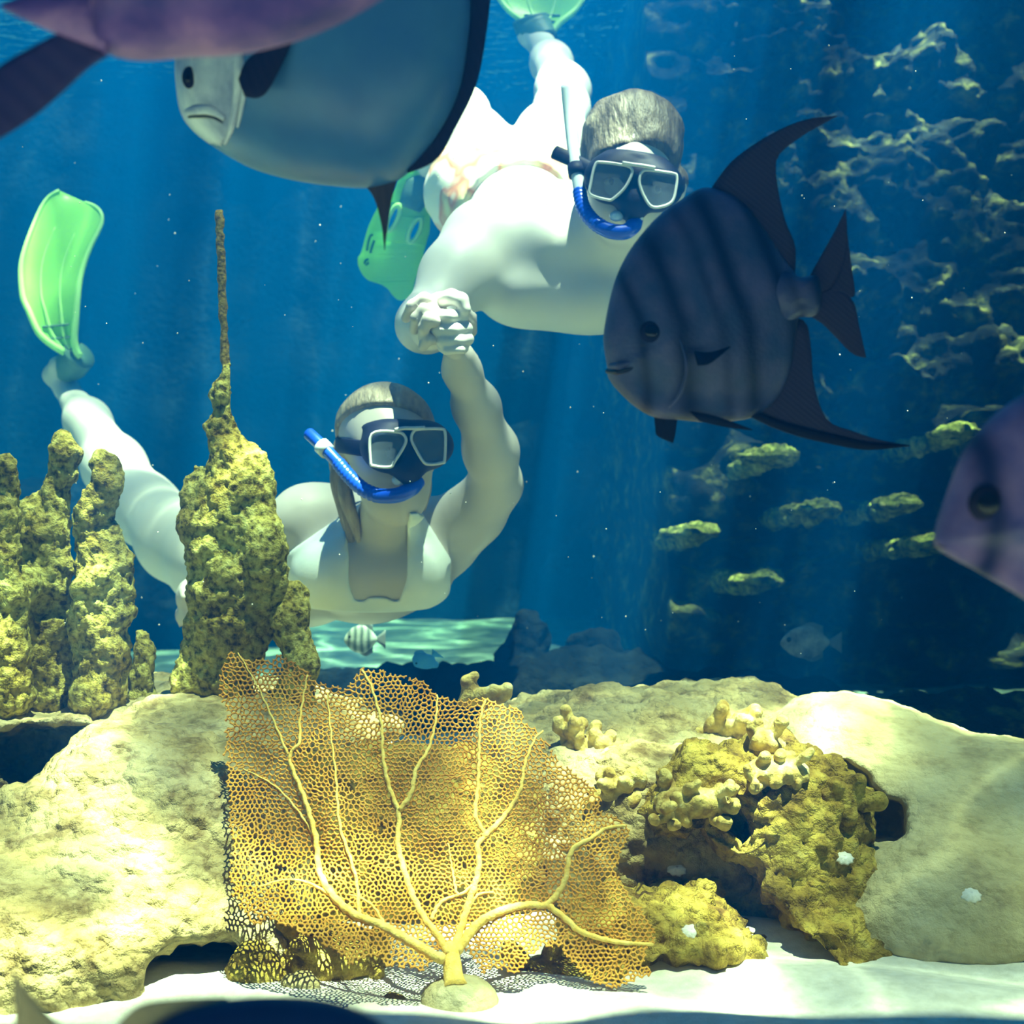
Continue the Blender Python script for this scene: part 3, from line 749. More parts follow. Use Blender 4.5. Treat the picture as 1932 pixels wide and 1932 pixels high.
# cells are drawn out along lines radiating from the foot
pts = []
row = 0; yv = lo[1]
while yv < hi[1]:
    xs = np.arange(lo[0] + (S / 2 if row % 2 else 0), hi[0], S)
    pts.append(np.stack([xs, np.full_like(xs, yv)], 1)); yv += S * 0.866; row += 1
pts = np.concatenate(pts) + rng.normal(0, S * 0.24, (sum(map(len, pts)), 2))
pts = pts[inside(rim, pts)]
res = delaunay_2d_cdt([Vector(q) for q in pts.tolist()], [], [], 0, 1e-6)
tv = np.array([[q.x, q.y] for q in res[0]]); tri = np.array([t_ for t_ in res[2] if len(t_) == 3])
ctr = tv[tri].mean(1)
longest = np.max([np.linalg.norm(tv[tri[:, i]] - tv[tri[:, (i + 1) % 3]], axis=1) for i in range(3)], 0)
ok = (longest < S * 1.9) & inside(rim, ctr)
edge = {}
E = []
for ti in np.nonzero(ok)[0]:
    t3 = tri[ti]
    for a_, b_ in ((0, 1), (1, 2), (2, 0)):
        key = (min(t3[a_], t3[b_]), max(t3[a_], t3[b_]))
        if key in edge: E.append((edge.pop(key), ti))
        else: edge[key] = ti
# frayed ends: half struts outwards on the rim
stub = [(ti, (tv[k[0]] + tv[k[1]]) / 2) for k, ti in edge.items()]
A2 = np.concatenate([ctr[[e_[0] for e_ in E]], ctr[[s_[0] for s_ in stub]]]); B2 = np.concatenate([ctr[[e_[1] for e_ in E]], np.array([s_[1] for s_ in stub])])
A3, B3 = fan_pt(A2), fan_pt(B2)
t3 = B3 - A3; L3 = np.linalg.norm(t3, axis=1, keepdims=True) + 1e-9; t3 = t3 / L3
vw = np.array([0.0, -1.0, 0.0]); u3 = np.cross(t3, vw); u3 /= np.linalg.norm(u3, axis=1, keepdims=True) + 1e-9; w3 = np.cross(t3, u3)
hw = 0.00108 * rng.uniform(0.8, 1.25, (len(A3), 1)); ex = t3 * 0.0005
corner = [u3 * hw, w3 * hw * 1.1, -u3 * hw, -w3 * hw * 1.1]
V = np.stack([A3 - ex + c for c in corner] + [B3 + ex + c for c in corner], 1).reshape(-1, 3)
base = np.arange(len(A3)) * 8
Fq = np.concatenate([np.stack([base + i, base + (i + 1) % 4, base + 4 + (i + 1) % 4, base + 4 + i], 1) for i in range(4)])
o = make('fan_net', V, Fq, m_net, fan, smooth=False); tag(o, 'lacy golden mesh of the fan', kind='stuff')

VEINS = [
 ([(1000,1330),(960,1260),(900,1180),(850,1080),(810,950),(795,870),(800,760),(760,650),(735,520),(730,400),(690,250),(650,180)], 26, 7),
 ([(800,750),(850,680),(870,580),(920,500),(950,380),(955,280)], 18, 6),
 ([(980,1350),(930,1330),(830,1270),(720,1210),(620,1170),(540,1100),(480,1000),(465,860),(420,700),(370,580),(360,520),(400,470),(400,380),(430,200)], 34, 6),
 ([(640,1180),(630,1040),(600,930),(560,800),(545,600),(530,480),(510,270)], 13, 5),
 ([(1020,1310),(1040,1260),(1080,1130),(1110,1040),(1125,960),(1120,880),(1150,850),(1110,770),(1120,650),(1125,500),(1130,380),(1150,300)], 26, 7),
 ([(1140,855),(1220,780),(1290,670),(1310,560),(1350,460),(1385,425)], 20, 7),
 ([(1100,1050),(1040,1090),(1020,1010),(1010,950),(1000,880)], 12, 5),
 ([(1030,1320),(1060,1280),(1130,1200),(1230,1150),(1330,1130),(1400,1130),(1470,1040),(1500,910),(1580,860),(1640,820),(1720,810)], 34, 10),
 ([(1400,1130),(1480,1190),(1540,1240),(1680,1280),(1830,1290)], 22, 10),
 ([(930,1190),(970,1120),(1040,1090)], 14, 9),
 ([(860,1290),(760,1230),(700,1140),(640,1100),(600,1090)], 14, 5),
 ([(470,870),(400,760),(300,650),(170,580)], 9, 4), ([(350,520),(300,400),(230,250),(150,110)], 9, 4),
 ([(540,1100),(430,1040),(330,1030),(230,1060)], 12, 5), ([(1080,1150),(1120,1090),(1180,1080)], 12, 6)]
for pts_, w0, w1 in VEINS:
    q = resample(smooth_path([Z7(*c) for c in pts_], 5), max(14, len(pts_) * 6))
    q = q + np.stack([1.2 * np.sin(np.arange(len(q)) * 1.9), 0 * q[:, 0]], 1)
    p3 = fan_pt(q); p3[:, 1] -= 0.0015
    r = np.linspace(w0, w1, len(q)) / 1.5 / 2.1467 * 1.5 / F_PX * (1 + 0.10 * np.sin(np.arange(len(q)) * 2.3))
    v, fcs = tube(p3, r, 8)
    make('vein', v, fcs, m_vein, fan)
q = np.array([Z7(1030, 1470), Z7(1020, 1420), Z7(1015, 1370), Z7(1010, 1330), Z7(1005, 1290)])
p3 = resample(fan_pt(q), 12)
v, fcs = tube(p3, np.array([52, 46, 42, 40, 39, 39, 38, 37, 35, 33, 30, 25]) / 2.1467 * 1.5 / F_PX, 16, flat=((0, 1, 0), 0.6))
make('stem', v, fcs, m_vein, fan)

# ================================================================ FISH
def lens_body(outline, centre, d, thick, yaw=0.0, rings=14, per=5, power=2.2, mod=None, head=None):
    """laterally flattened fish body: outline in photo pixels, seen from the side, bulging to both sides"""
    b = smooth_path(outline, per, closed=True); c = np.array(centre, float); n = len(b)
    nrm = np.array([yaw, -1.0, 0.0]); nrm /= np.linalg.norm(nrm)
    def plane(q):
        dd = d + yaw * (q[:, 0] - c[0]) / F_PX * d
        return np.stack([(q[:, 0] - C_PX) / F_PX * dd, dd, CAM_Z - (q[:, 1] - C_PX) / F_PX * dd], 1)
    V, idx = [], []
    ss = np.sin(np.linspace(0, math.pi / 2, rings + 1))[1:]
    for side in (1, -1):
        V.append(plane(c[None])[0] + nrm * side * thick * (1.0 if mod is None else mod(c[None])[0]))
        for s in ss[:-1]:
            q = c + s * (b - c); w = thick * (1 - s ** power) ** 0.5
            w = w * (1.0 if mod is None else mod(q))
            V += list(plane(q) + nrm * side * np.reshape(w, (-1, 1)))
    base2 = 1 + (rings - 1) * n; rim = 2 * base2
    V += list(plane(b)); Fc = []
    for side in (0, 1):
        o = side * base2
        def ring(i, j): return (o + 1 + i * n + j % n) if i < rings - 1 else rim + j % n
        for j in range(n):
            t_ = [o, ring(0, j + 1), ring(0, j)]; Fc.append(t_ if side == 0 else t_[::-1])
            for i in range(rings - 1):
                qd = [ring(i, j), ring(i, j + 1), ring(i + 1, j + 1), ring(i + 1, j)]; Fc.append(qd if side == 0 else qd[::-1])
    return np.array(V), Fc

def fin_plate(A, B, d, th=0.0022, n=26, m=9, yaw=0.0, cx=966, lean=0.0, wave=0.0):
    """thin ruled plate between two edge curves given in photo pixels"""
    a = resample(smooth_path(A), n); b = resample(smooth_path(B), n); V = []
    for side in (1, -1):
        for i in range(n):
            for j in range(m):
                s = j / (m - 1); q = a[i] * (1 - s) + b[i] * s
                dd = d + yaw * (q[0] - cx) / F_PX * d + lean * s + wave * math.sin(i / n * 5 + s * 2)
                h = th * (0.35 + 0.65 * math.sin(math.pi * s)) * (1 - 0.8 * i / n)
                V.append(P(q[0], q[1], dd) + np.array([0, -side * h, 0]))
    Fc = []; N = n * m
    for i in range(n - 1):
        for j in range(m - 1):
            k = i * m + j
            Fc.append([k, k + 1, k + m + 1, k + m]); Fc.append([N + k, N + k + m, N + k + m + 1, N + k + 1])
    bd = [j for j in range(m)] + [i * m + m - 1 for i in range(1, n)] + [(n - 1) * m + j for j in range(m - 2, -1, -1)] + [i * m for i in range(n - 2, 0, -1)]
    for i in range(len(bd)): Fc.append([bd[i - 1], bd[i], bd[i] + N, bd[i - 1] + N][::-1])
    return np.array(V), Fc

def dome(c, r, n1=8, n2=20, flat=0.5, face=(0, -1, 0)):
    f = np.array(face, float); f /= np.linalg.norm(f); u = np.cross(f, [0, 0, 1.]); u /= np.linalg.norm(u); w = np.cross(f, u)
    V = [np.array(c) + f * r * flat]; Fc = []
    for i in range(1, n1 + 1):
        a = i / n1 * math.pi * 0.62
        for j in range(n2):
            b = 2 * math.pi * j / n2
            V.append(np.array(c) + f * r * flat * math.cos(a) + r * math.sin(a) * (math.cos(b) * u + math.sin(b) * w))
    for j in range(n2): Fc.append([0, 1 + j, 1 + (j + 1) % n2])
    for i in range(n1 - 1):
        for j in range(n2): Fc.append([1 + i*n2 + j, 1 + (i+1)*n2 + j, 1 + (i+1)*n2 + (j+1) % n2, 1 + i*n2 + (j+1) % n2])
    return np.array(V), Fc

def surf_d(v, px, py):
    """distance of the near flank of a body at a pixel"""
    q = np.stack([C_PX + v[:, 0] / v[:, 1] * F_PX, C_PX - (v[:, 2] - CAM_Z) / v[:, 1] * F_PX], 1)
    k = np.argsort(((q - [px, py]) ** 2).sum(1))[:8]
    return v[k, 1].min()
def patch(v, f, poly, lift):
    """the near-side faces of a body inside a pixel outline, raised a little: a plate of its own"""
    q = np.stack([C_PX + v[:, 0] / v[:, 1] * F_PX, C_PX - (v[:, 2] - CAM_Z) / v[:, 1] * F_PX], 1)
    ins = inside(np.array(poly), q); n = len(v)
    fs = [x for x in f[:len(f) // 2] if all(ins[i] for i in x)]
    used = sorted({i for x in fs for i in x}); mp_ = {k: i for i, k in enumerate(used)}
    vf = v[used] + np.array([0, -lift, 0]); m = len(used)
    cnt = {}
    for x in fs:
        for i in range(len(x)):
            a, b = mp_[x[i]], mp_[x[(i + 1) % len(x)]]
            if (b, a) in cnt: cnt.pop((b, a))
            else: cnt[(a, b)] = 1
    F_ = [[mp_[i] for i in x] for x in fs] + [[mp_[i] + m for i in x][::-1] for x in fs] + [[b, a, a + m, b + m] for a, b in cnt]
    return np.concatenate([vf, v[used] + np.array([0, lift, 0])]), F_

m_pupil = stuff_mat('fish_pupil', [(0, (0.004, 0.004, 0.006)), (1, (0.006, 0.006, 0.01))], bump=0, rough=0.2, spec=0.25)
m_iris = stuff_mat('fish_iris', [(0.3, (0.006, 0.007, 0.02)), (0.7, (0.025, 0.02, 0.035))], bump=0, rough=0.5, spec=0.03)
def eye(parent, px, py, d, rpx, iris=m_iris, squash=None):
    c = P(px, py, d); r = rpx * d / F_PX
    v, f = dome(c, r, flat=0.42)
    if squash: v[:, 0] = c[0] + (v[:, 0] - c[0]) * squash
    e = make('eye', v, f, iris, parent)
    v, f = dome(c + np.array([0, -r * 0.16, 0]), r * 0.7, flat=0.52)
    if squash: v[:, 0] = c[0] + (v[:, 0] - c[0]) * squash
    make('pupil', v, f, m_pupil, e)

def banded_mat(name, base, dark, bands, slope, zmid, tint=None, rough=0.45):
    """fish skin: dark bands follow slanted lines across the body (bands in metres from the mesh centre)"""
    m, t, b, o = nt(name)
    tc = node(t, 'ShaderNodeTexCoord'); sp = node(t, 'ShaderNodeSeparateXYZ'); t.links.new(tc.outputs['Object'], sp.inputs[0])
    n = node(t, 'ShaderNodeTexNoise', Scale=14, Detail=3); t.links.new(tc.outputs['Object'], n.inputs['Vector'])
    up = math_n(t, 'MAXIMUM', math_n(t, 'SUBTRACT', sp.outputs[2], zmid), 0.0)
    dn = math_n(t, 'MINIMUM', math_n(t, 'SUBTRACT', sp.outputs[2], zmid), 0.0)
    u = math_n(t, 'ADD', sp.outputs[0], math_n(t, 'ADD', math_n(t, 'MULTIPLY', up, slope), math_n(t, 'MULTIPLY', dn, slope * 0.25)))
    u = math_n(t, 'ADD', u, math_n(t, 'MULTIPLY', math_n(t, 'SUBTRACT', n.outputs[0], 0.5), 0.012))
    acc = None
    for c, w, s in bands:
        g = math_n(t, 'DIVIDE', math_n(t, 'SUBTRACT', u, c), w)
        g = math_n(t, 'MULTIPLY', math_n(t, 'EXPONENT', math_n(t, 'MULTIPLY', math_n(t, 'MULTIPLY', g, g), -1.0)), s)
        acc = g if acc is None else math_n(t, 'ADD', acc, g)
    fac = math_n(t, 'ADD', acc, 0.0, True)
    n3 = node(t, 'ShaderNodeTexNoise', Scale=30, Detail=5); t.links.new(tc.outputs['Object'], n3.inputs['Vector'])
    r0 = ramp(t, [(0.35, tuple(x * 0.75 for x in base)), (0.65, base if tint is None else tint)]); t.links.new(n3.outputs[0], r0.inputs[0])
    mx = node(t, 'ShaderNodeMix', data_type='RGBA'); t.links.new(fac, mx.inputs[0]); t.links.new(r0.outputs[0], mx.inputs[6]); mx.inputs[7].default_value = (*dark, 1)
    t.links.new(mx.outputs[2], b.inputs['Base Color'])
    b.inputs['Roughness'].default_value = rough; b.inputs['Specular IOR Level'].default_value = 0.35
    vo = node(t, 'ShaderNodeTexVoronoi', Scale=260); t.links.new(tc.outputs['Object'], vo.inputs['Vector'])
    bp = node(t, 'ShaderNodeBump', Strength=0.15, Distance=0.002); t.links.new(vo.outputs[0], bp.inputs['Height']); t.links.new(bp.outputs[0], b.inputs['Normal'])
    return m

def fin_mat(name, c1, c2, transl=0.25, freq=260, ang=0.0):
    m, t, b, o = nt(name)
    v = coords(t); sp = node(t, 'ShaderNodeVectorRotate', rotation_type='Y_AXIS', Angle=ang); t.links.new(v, sp.inputs['Vector'])
    wv = node(t, 'ShaderNodeTexWave', wave_type='BANDS', bands_direction='X', Scale=freq / 6.28, Distortion=1.0); t.links.new(sp.outputs[0], wv.inputs['Vector'])
    r = ramp(t, [(0.0, tuple(0.6 * a + 0.4 * b for a, b in zip(c1, c2))), (1.0, tuple(0.4 * a + 0.6 * b for a, b in zip(c1, c2)))]); t.links.new(wv.outputs[0], r.inputs[0]); t.links.new(r.outputs[0], b.inputs['Base Color'])
    b.inputs['Roughness'].default_value = 0.6; b.inputs['Specular IOR Level'].default_value = 0.15
    bp = node(t, 'ShaderNodeBump', Strength=0.12, Distance=0.002); t.links.new(wv.outputs[0], bp.inputs['Height']); t.links.new(bp.outputs[0], b.inputs['Normal'])
    tr = node(t, 'ShaderNodeBsdfTranslucent'); t.links.new(r.outputs[0], tr.inputs[0])
    mx = node(t, 'ShaderNodeMixShader', Fac=transl); t.links.new(b.outputs[0], mx.inputs[1]); t.links.new(tr.outputs[0], mx.inputs[2]); t.links.new(mx.outputs[0], o.inputs[0])
    return m

# ---------------------------------------------------------------- the big spadefish
D = 1.22
BODY = [(1146,690),(1140,655),(1140,624),(1152,559),(1169,507),(1199,456),(1242,408),(1289,374),(1335,354),(1401,384),(1444,438),(1479,490),(1503,522),(1514,558),(1506,600),(1498,645),(1490,697),(1464,753),(1419,788),(1341,797),(1290,793),(1242,789),(1208,774),(1173,744),(1149,714)]
s_ = D / F_PX
cx_, cy_ = 1340, 576          # middle of the outline
m_spade = banded_mat('spadefish_skin', (0.042, 0.075, 0.20), (0.005, 0.010, 0.045),
    [((1214 - cx_) * s_, 12 * s_, 0.9), ((1290 - cx_) * s_, 21 * s_, 0.95), ((1365 - cx_) * s_, 13 * s_, 0.6), ((1416 - cx_) * s_, 20 * s_, 1.0), ((1512 - cx_) * s_, 18 * s_, 1.0)], 0.40, (cy_ - 620) * s_, tint=(0.10, 0.09, 0.21))
m_finD = fin_mat('spadefish_fin', (0.025, 0.027, 0.075), (0.075, 0.052, 0.10), 0.2, 500, 0.9)
m_finK = fin_mat('spadefish_dark_fin', (0.004, 0.004, 0.012), (0.010, 0.010, 0.022), 0.05, 400, 0.2)
spade = thing('spadefish', 'dark striped deep-bodied fish with swept fins in front of the man', 'fish', P(1340, 600, D), 'banded deep-bodied fish')
def spmod(q): return 0.75 + 0.25 * np.clip((1480 - q[:, 0]) / 260, 0, 1)
v, f = lens_body(BODY, (1320, 610), D, 0.040, yaw=0.10, mod=spmod)
make('body', v, f, m_spade, spade)
v, f = lens_body([(1430,560),(1468,512),(1508,523),(1540,522),(1548,558),(1540,594),(1508,599),(1468,612)], (1490, 559), D, 0.019, yaw=0.10); make('tail_stalk', v, f, m_spade, spade)
v, f = fin_plate([(1340,358),(1376,309),(1419,275),(1470,245),(1522,225),(1578,219)], [(1500,515),(1500,464),(1483,421),(1470,369),(1464,322),(1470,292),(1513,257),(1578,220)], D, yaw=0.1, cx=1320); make('dorsal_fin', v, f, m_finD, spade)
v, f = fin_plate([(1415,780),(1457,804),(1509,822),(1574,837),(1638,847),(1716,841)], [(1500,600),(1522,611),(1531,667),(1533,705),(1544,757),(1565,796),(1608,813),(1660,830),(1716,840)], D, yaw=0.1, cx=1320); make('anal_fin', v, f, m_finD, spade)
v, f = fin_plate([(1415,786),(1457,806),(1509,824),(1574,839),(1638,849),(1716,842)], [(1412,768),(1455,788),(1512,806),(1580,822),(1640,836),(1716,840)], D - 0.004, yaw=0.1, cx=1320, th=0.003); make('anal_fin_edge', v, f, m_finK, spade)
v, f = fin_plate([(1528,520),(1552,477),(1574,438),(1595,395)], [(1530,558),(1570,540),(1597,470),(1596,396)], D, yaw=0.1, cx=1320)
v2, f2 = fin_plate([(1528,596),(1552,611),(1578,637),(1608,667),(1634,675)], [(1530,556),(1580,545),(1610,570),(1621,615),(1634,674)], D, yaw=0.1, cx=1320)
v3, f3 = fin_plate([(1530,556),(1570,540),(1597,470),(1596,420)], [(1532,560),(1582,552),(1612,560),(1606,499),(1597,430)], D, yaw=0.1, cx=1320, th=0.0012)
v, f = merge([(v, f), (v2, f2), (v3, f3)]); make('tail_fin', v, f, m_finD, spade)
v, f = fin_plate([(1309,662),(1340,664),(1378,653)], [(1316,690),(1340,686),(1378,655)], D - 0.045, th=0.002, lean=-0.006); make('pectoral_fin', v, f, m_finK, spade)
v, f = fin_plate([(1300,776),(1350,785),(1419,810)], [(1320,795),(1370,806),(1419,812)], D - 0.018, th=0.002); make('pelvic_fin', v, f, m_finK, spade)
v, f = fin_plate([(1234,786),(1236,805),(1240,822),(1268,836)], [(1278,790),(1276,805),(1274,820),(1270,836)], D + 0.012, th=0.002); make('pelvic_fin', v, f, m_finK, spade)
eye(spade, 1229, 626, D - 0.036, 22)
v, f = tube(smooth_path([P(1146, 700, D - .006), P(1165, 701, D - .0205), P(1185, 697, D - .0265), P(1200, 691, D - .030)]), [0.0022, .003, .0026, .001], 8); make('mouth', v, f, m_pupil, spade)
v, f = tube(smooth_path([P(1283, 640, D - .0405), P(1295, 690, D - .0415), P(1285, 740, D - .036), P(1262, 770, D - .026)]), [0.0006, .0016, .0016, .0006], 6); make('gill_edge', v, f, m_spade, spade)
v, f = tube(smooth_path([P(1150, 690, D - .012), P(1170, 690, D - .0235), P(1190, 684, D - .0290)]), [0.002, .0042, .002], 8); make('lip', v, f, m_spade, spade)

# ---------------------------------------------------------------- the banded fish cut by the right edge
D = 0.80
BODY = [(1772,1035),(1768,1000),(1790,930),(1822,850),(1870,790),(1940,740),(2050,700),(2180,720),(2280,800),(2330,880),(2380,900),(2385,970),(2330,985),(2290,1080),(2200,1170),(2080,1200),(1990,1165),(1910,1115),(1840,1075)]
s_ = D / F_PX; cx_, cy_ = (1768 + 2385) / 2, (700 + 1200) / 2
m_spade2 = banded_mat('banded_fish_skin', (0.09, 0.07, 0.27), (0.005, 0.009, 0.06),
    [((1835 - cx_) * s_, 26 * s_, 0.95), ((1960 - cx_) * s_, 26 * s_, 0.85), ((2120 - cx_) * s_, 40 * s_, 0.95), ((2270 - cx_) * s_, 40 * s_, 0.95)], 0.15, (cy_ - 940) * s_, tint=(0.27, 0.16, 0.34))
fish = thing('spadefish', 'blurred purple-blue banded fish head entering at the right edge', 'fish', P(2050, 950, D), 'banded deep-bodied fish')
v, f = lens_body(BODY, (2060, 950), D, 0.034, yaw=0.12); make('body', v, f, m_spade2, fish)
v, f = fin_plate([(2000,715),(2100,640),(2200,590),(2330,560)], [(2300,830),(2280,740),(2260,670),(2332,562)], D, yaw=.12, cx=2060); make('dorsal_fin', v, f, m_finD, fish)
v, f = fin_plate([(2080,1195),(2170,1250),(2300,1290)], [(2300,1060),(2270,1150),(2300,1288)], D, yaw=.12, cx=2060); make('anal_fin', v, f, m_finD, fish)
v, f = fin_plate([(2370,905),(2430,840),(2480,780)], [(2375,965),(2460,1010),(2490,1080)], D, yaw=.12, cx=2060); make('tail_fin', v, f, m_finD, fish)
eye(fish, 1862, 950, D - 0.027, 36)
v, f = tube(smooth_path([P(1772, 1028, D - .012), P(1795, 1030, D - .017), P(1820, 1022, D - .022)]), [.0012, .0018, .0006], 8); make('mouth', v, f, m_pupil, fish)

# ---------------------------------------------------------------- silver permit behind the purple fish
D = 1.12
m_silver = stuff_mat('permit_skin', [(0.3, (0.03, 0.12, 0.36)), (0.55, (0.055, 0.18, 0.42)), (0.75, (0.11, 0.26, 0.48))], scale=9, rough=0.38, bump=0.12, bscale=600, bdist=0.001, spec=0.5)
m_head = stuff_mat('permit_head', [(0.35, (0.26, 0.29, 0.50)), (0.5, (0.48, 0.50, 0.68)), (0.68, (0.78, 0.77, 0.86))], scale=26, rough=0.35, bump=0.3, bscale=90, bdist=0.004, spec=0.5)
m_pfin = fin_mat('permit_fin', (0.006, 0.008, 0.028), (0.025, 0.018, 0.05), 0.1, 300, 0.4)
m_spike = fin_mat('permit_spike', (0.045, 0.035, 0.05), (0.10, 0.075, 0.09), 0.2, 300, 0.1)
permit = thing('permit_fish', 'large silver-blue deep-bodied fish facing left with dark rear fin', 'fish', P(640, 150, D))
BODY = [(352,100),(341,130),(343,175),(350,222),(368,250),(400,275),(440,300),(482,320),(540,336),(600,346),(665,352),(706,350),(748,334),(786,298),(828,240),(862,165),(878,75),(884,0),(880,-90),(862,-180),(850,-260),(868,-330),(846,-350),(800,-290),(720,-230),(620,-180),(520,-120),(440,-50),(390,20),(365,70)]
pv, pf = lens_body(BODY, (620, 90), D, 0.075, yaw=-0.22, power=2.0, rings=44, per=9); make('body', pv, pf, m_silver, permit)
def PS(px, py, lift=0.0): return P(px, py, surf_d(pv, px, py) - lift)
HEAD = [(330,60),(330,240),(366,262),(392,272),(420,278),(432,262),(440,230),(447,180),(450,135),(453,60)]
v, f = patch(pv, pf, HEAD, 0.0015); make('head', v, f, m_head, permit)
v, f = tube(smooth_path([PS(450, 75), PS(452, 130), PS(446, 190), PS(437, 240), PS(424, 272)]), [.0035, .0045, .0032, .0024, .001], 8); make('gill_cover_edge', v, f, m_head, permit)
v, f = tube(smooth_path([PS(460, 120), PS(462, 160), PS(456, 200), PS(448, 240)]), [.001, .0025, .002, .001], 8); make('gill_cover_edge', v, f, m_head, permit)
v, f = tube(smooth_path([PS(354, 212), PS(372, 207), PS(400, 209), PS(424, 224)]), [.003, .0042, .004, .0015], 8); make('lip', v, f, m_head, permit)
v, f = tube(smooth_path([PS(356, 221, .003), PS(374, 218, .003), PS(400, 220, .003), PS(420, 232, .002)]), [.001, .0020, .0016, .0006], 6); make('mouth', v, f, m_pupil, permit)
eye(permit, 356, 146, surf_d(pv, 358, 146) - 0.001, 21, squash=0.6)
v, f = fin_plate([(925,-60),(925,0),(912,100),(895,170),(860,240),(825,300),(770,327)], [(872,-60),(874,0),(862,100),(850,150),(818,215),(782,280),(768,322)], D - 0.01, th=0.004, n=34); make('anal_fin', v, f, m_pfin, permit)
v, f = fin_plate([(686,346),(706,375),(720,425),(725,472)], [(752,330),(739,375),(731,430),(726,472)], D, th=0.005); make('fin_spike', v, f, m_spike, permit)
v, f = fin_plate([(450,150),(468,112),(515,84),(553,74)], [(462,182),(488,184),(512,160),(553,76)], surf_d(pv, 505, 130) - 0.012, th=0.003); make('pectoral_fin', v, f, m_pfin, permit)
v, f = fin_plate([(720,-228),(830,-330),(960,-350)], [(862,-240),(900,-330),(962,-348)], D, th=0.003); make('dorsal_fin', v, f, m_pfin, permit)
v, f = fin_plate([(850,-345),(900,-450),(1000,-520)], [(866,-325),(960,-360),(1040,-330)], D, th=0.003); make('tail_fin', v, f, m_pfin, permit)

# ---------------------------------------------------------------- purple fish above, close to the glass
D = 0.72
m_purple = stuff_mat('purple_fish_skin', [(0.38, (0.035, 0.018, 0.16)), (0.5, (0.14, 0.06, 0.25)), (0.64, (0.40, 0.18, 0.38))], scale=11, rough=0.5, bump=0.15, bscale=300, bdist=0.002, stretch=(1, 1, 1.6))
m_purfin = fin_mat('purple_fish_fin', (0.012, 0.012, 0.08), (0.05, 0.03, 0.11), 0.1, 180, 0.9)
fish = thing('purple_fish', 'large blurred purple fish crossing the top left corner', 'fish', P(350, -60, D))
BODY = [(180,20),(190,90),(240,106),(320,100),(400,97),(470,86),(540,68),(610,42),(690,0),(790,-70),(860,-170),(840,-250),(760,-330),(620,-390),(460,-400),(320,-330),(230,-230),(190,-120),(176,-60)]
v, f = lens_body(BODY, (470, -140), D, 0.055, yaw=-0.1); make('body', v, f, m_purple, fish)
v, f = fin_plate([(200,105),(165,128),(120,170),(60,222),(-10,266),(-60,290)], [(215,20),(120,60),(60,90),(-5,130),(-50,190),(-62,288)], D, th=0.004, wave=0.004); make('tail_lobe', v, f, m_purfin, fish)
v, f = fin_plate([(205,-110),(120,-160),(0,-260),(-80,-330)], [(215,30),(140,20),(50,-60),(-78,-328)], D, th=0.004); make('tail_lobe', v, f, m_purfin, fish)
v, f = fin_plate([(200,104),(180,90),(100,60),(10,20)], [(215,-40),(140,-20),(60,-10),(0,10)], D - .002, th=0.008); make('tail_base', v, f, m_purple, fish)
eye(fish, 800, -180, D - 0.03, 26)

# ---------------------------------------------------------------- dark fish along the bottom edge
D = 0.56
m_navy = stuff_mat('navy_fish_skin', [(0.3, (0.006, 0.009, 0.05)), (0.7, (0.012, 0.016, 0.08))], scale=12, rough=0.5, bump=0.1, bscale=300, bdist=0.002)
m_tan = fin_mat('tan_fin', (0.42, 0.32, 0.18), (0.6, 0.46, 0.26), 0.35, 420, 0.8)
fish = thing('navy_fish', 'dark navy fish back with tan fins along the bottom edge', 'fish', P(450, 2050, D))
BODY = [(240,2010),(270,1952),(330,1912),(410,1890),(500,1882),(590,1886),(660,1902),(730,1940),(800,2010),(830,2070),(790,2130),(680,2190),(540,2210),(400,2180),(290,2110),(220,2070),(214,2040)]
v, f = lens_body(BODY, (520, 2045), D, 0.020, yaw=0.05); make('body', v, f, m_navy, fish)
v, f = fin_plate([(222,1930),(262,1896),(330,1884),(430,1880)], [(236,2012),(275,1962),(330,1920),(430,1894)], D, th=0.0015); make('dorsal_fin', v, f, m_tan, fish)
v, f = fin_plate([(225,2040),(140,1960),(70,1890),(22,1822)], [(226,2058),(120,2030),(40,1985),(20,1826)], D, th=0.0018, wave=.003); make('tail_lobe', v, f, m_tan, fish)
v, f = fin_plate([(225,2060),(140,2110),(60,2170),(20,2230)], [(226,2040),(130,2050),(50,2090),(19,2228)], D, th=0.0018); make('tail_lobe', v, f, m_tan, fish)
eye(fish, 765, 2050, D - 0.012, 15)

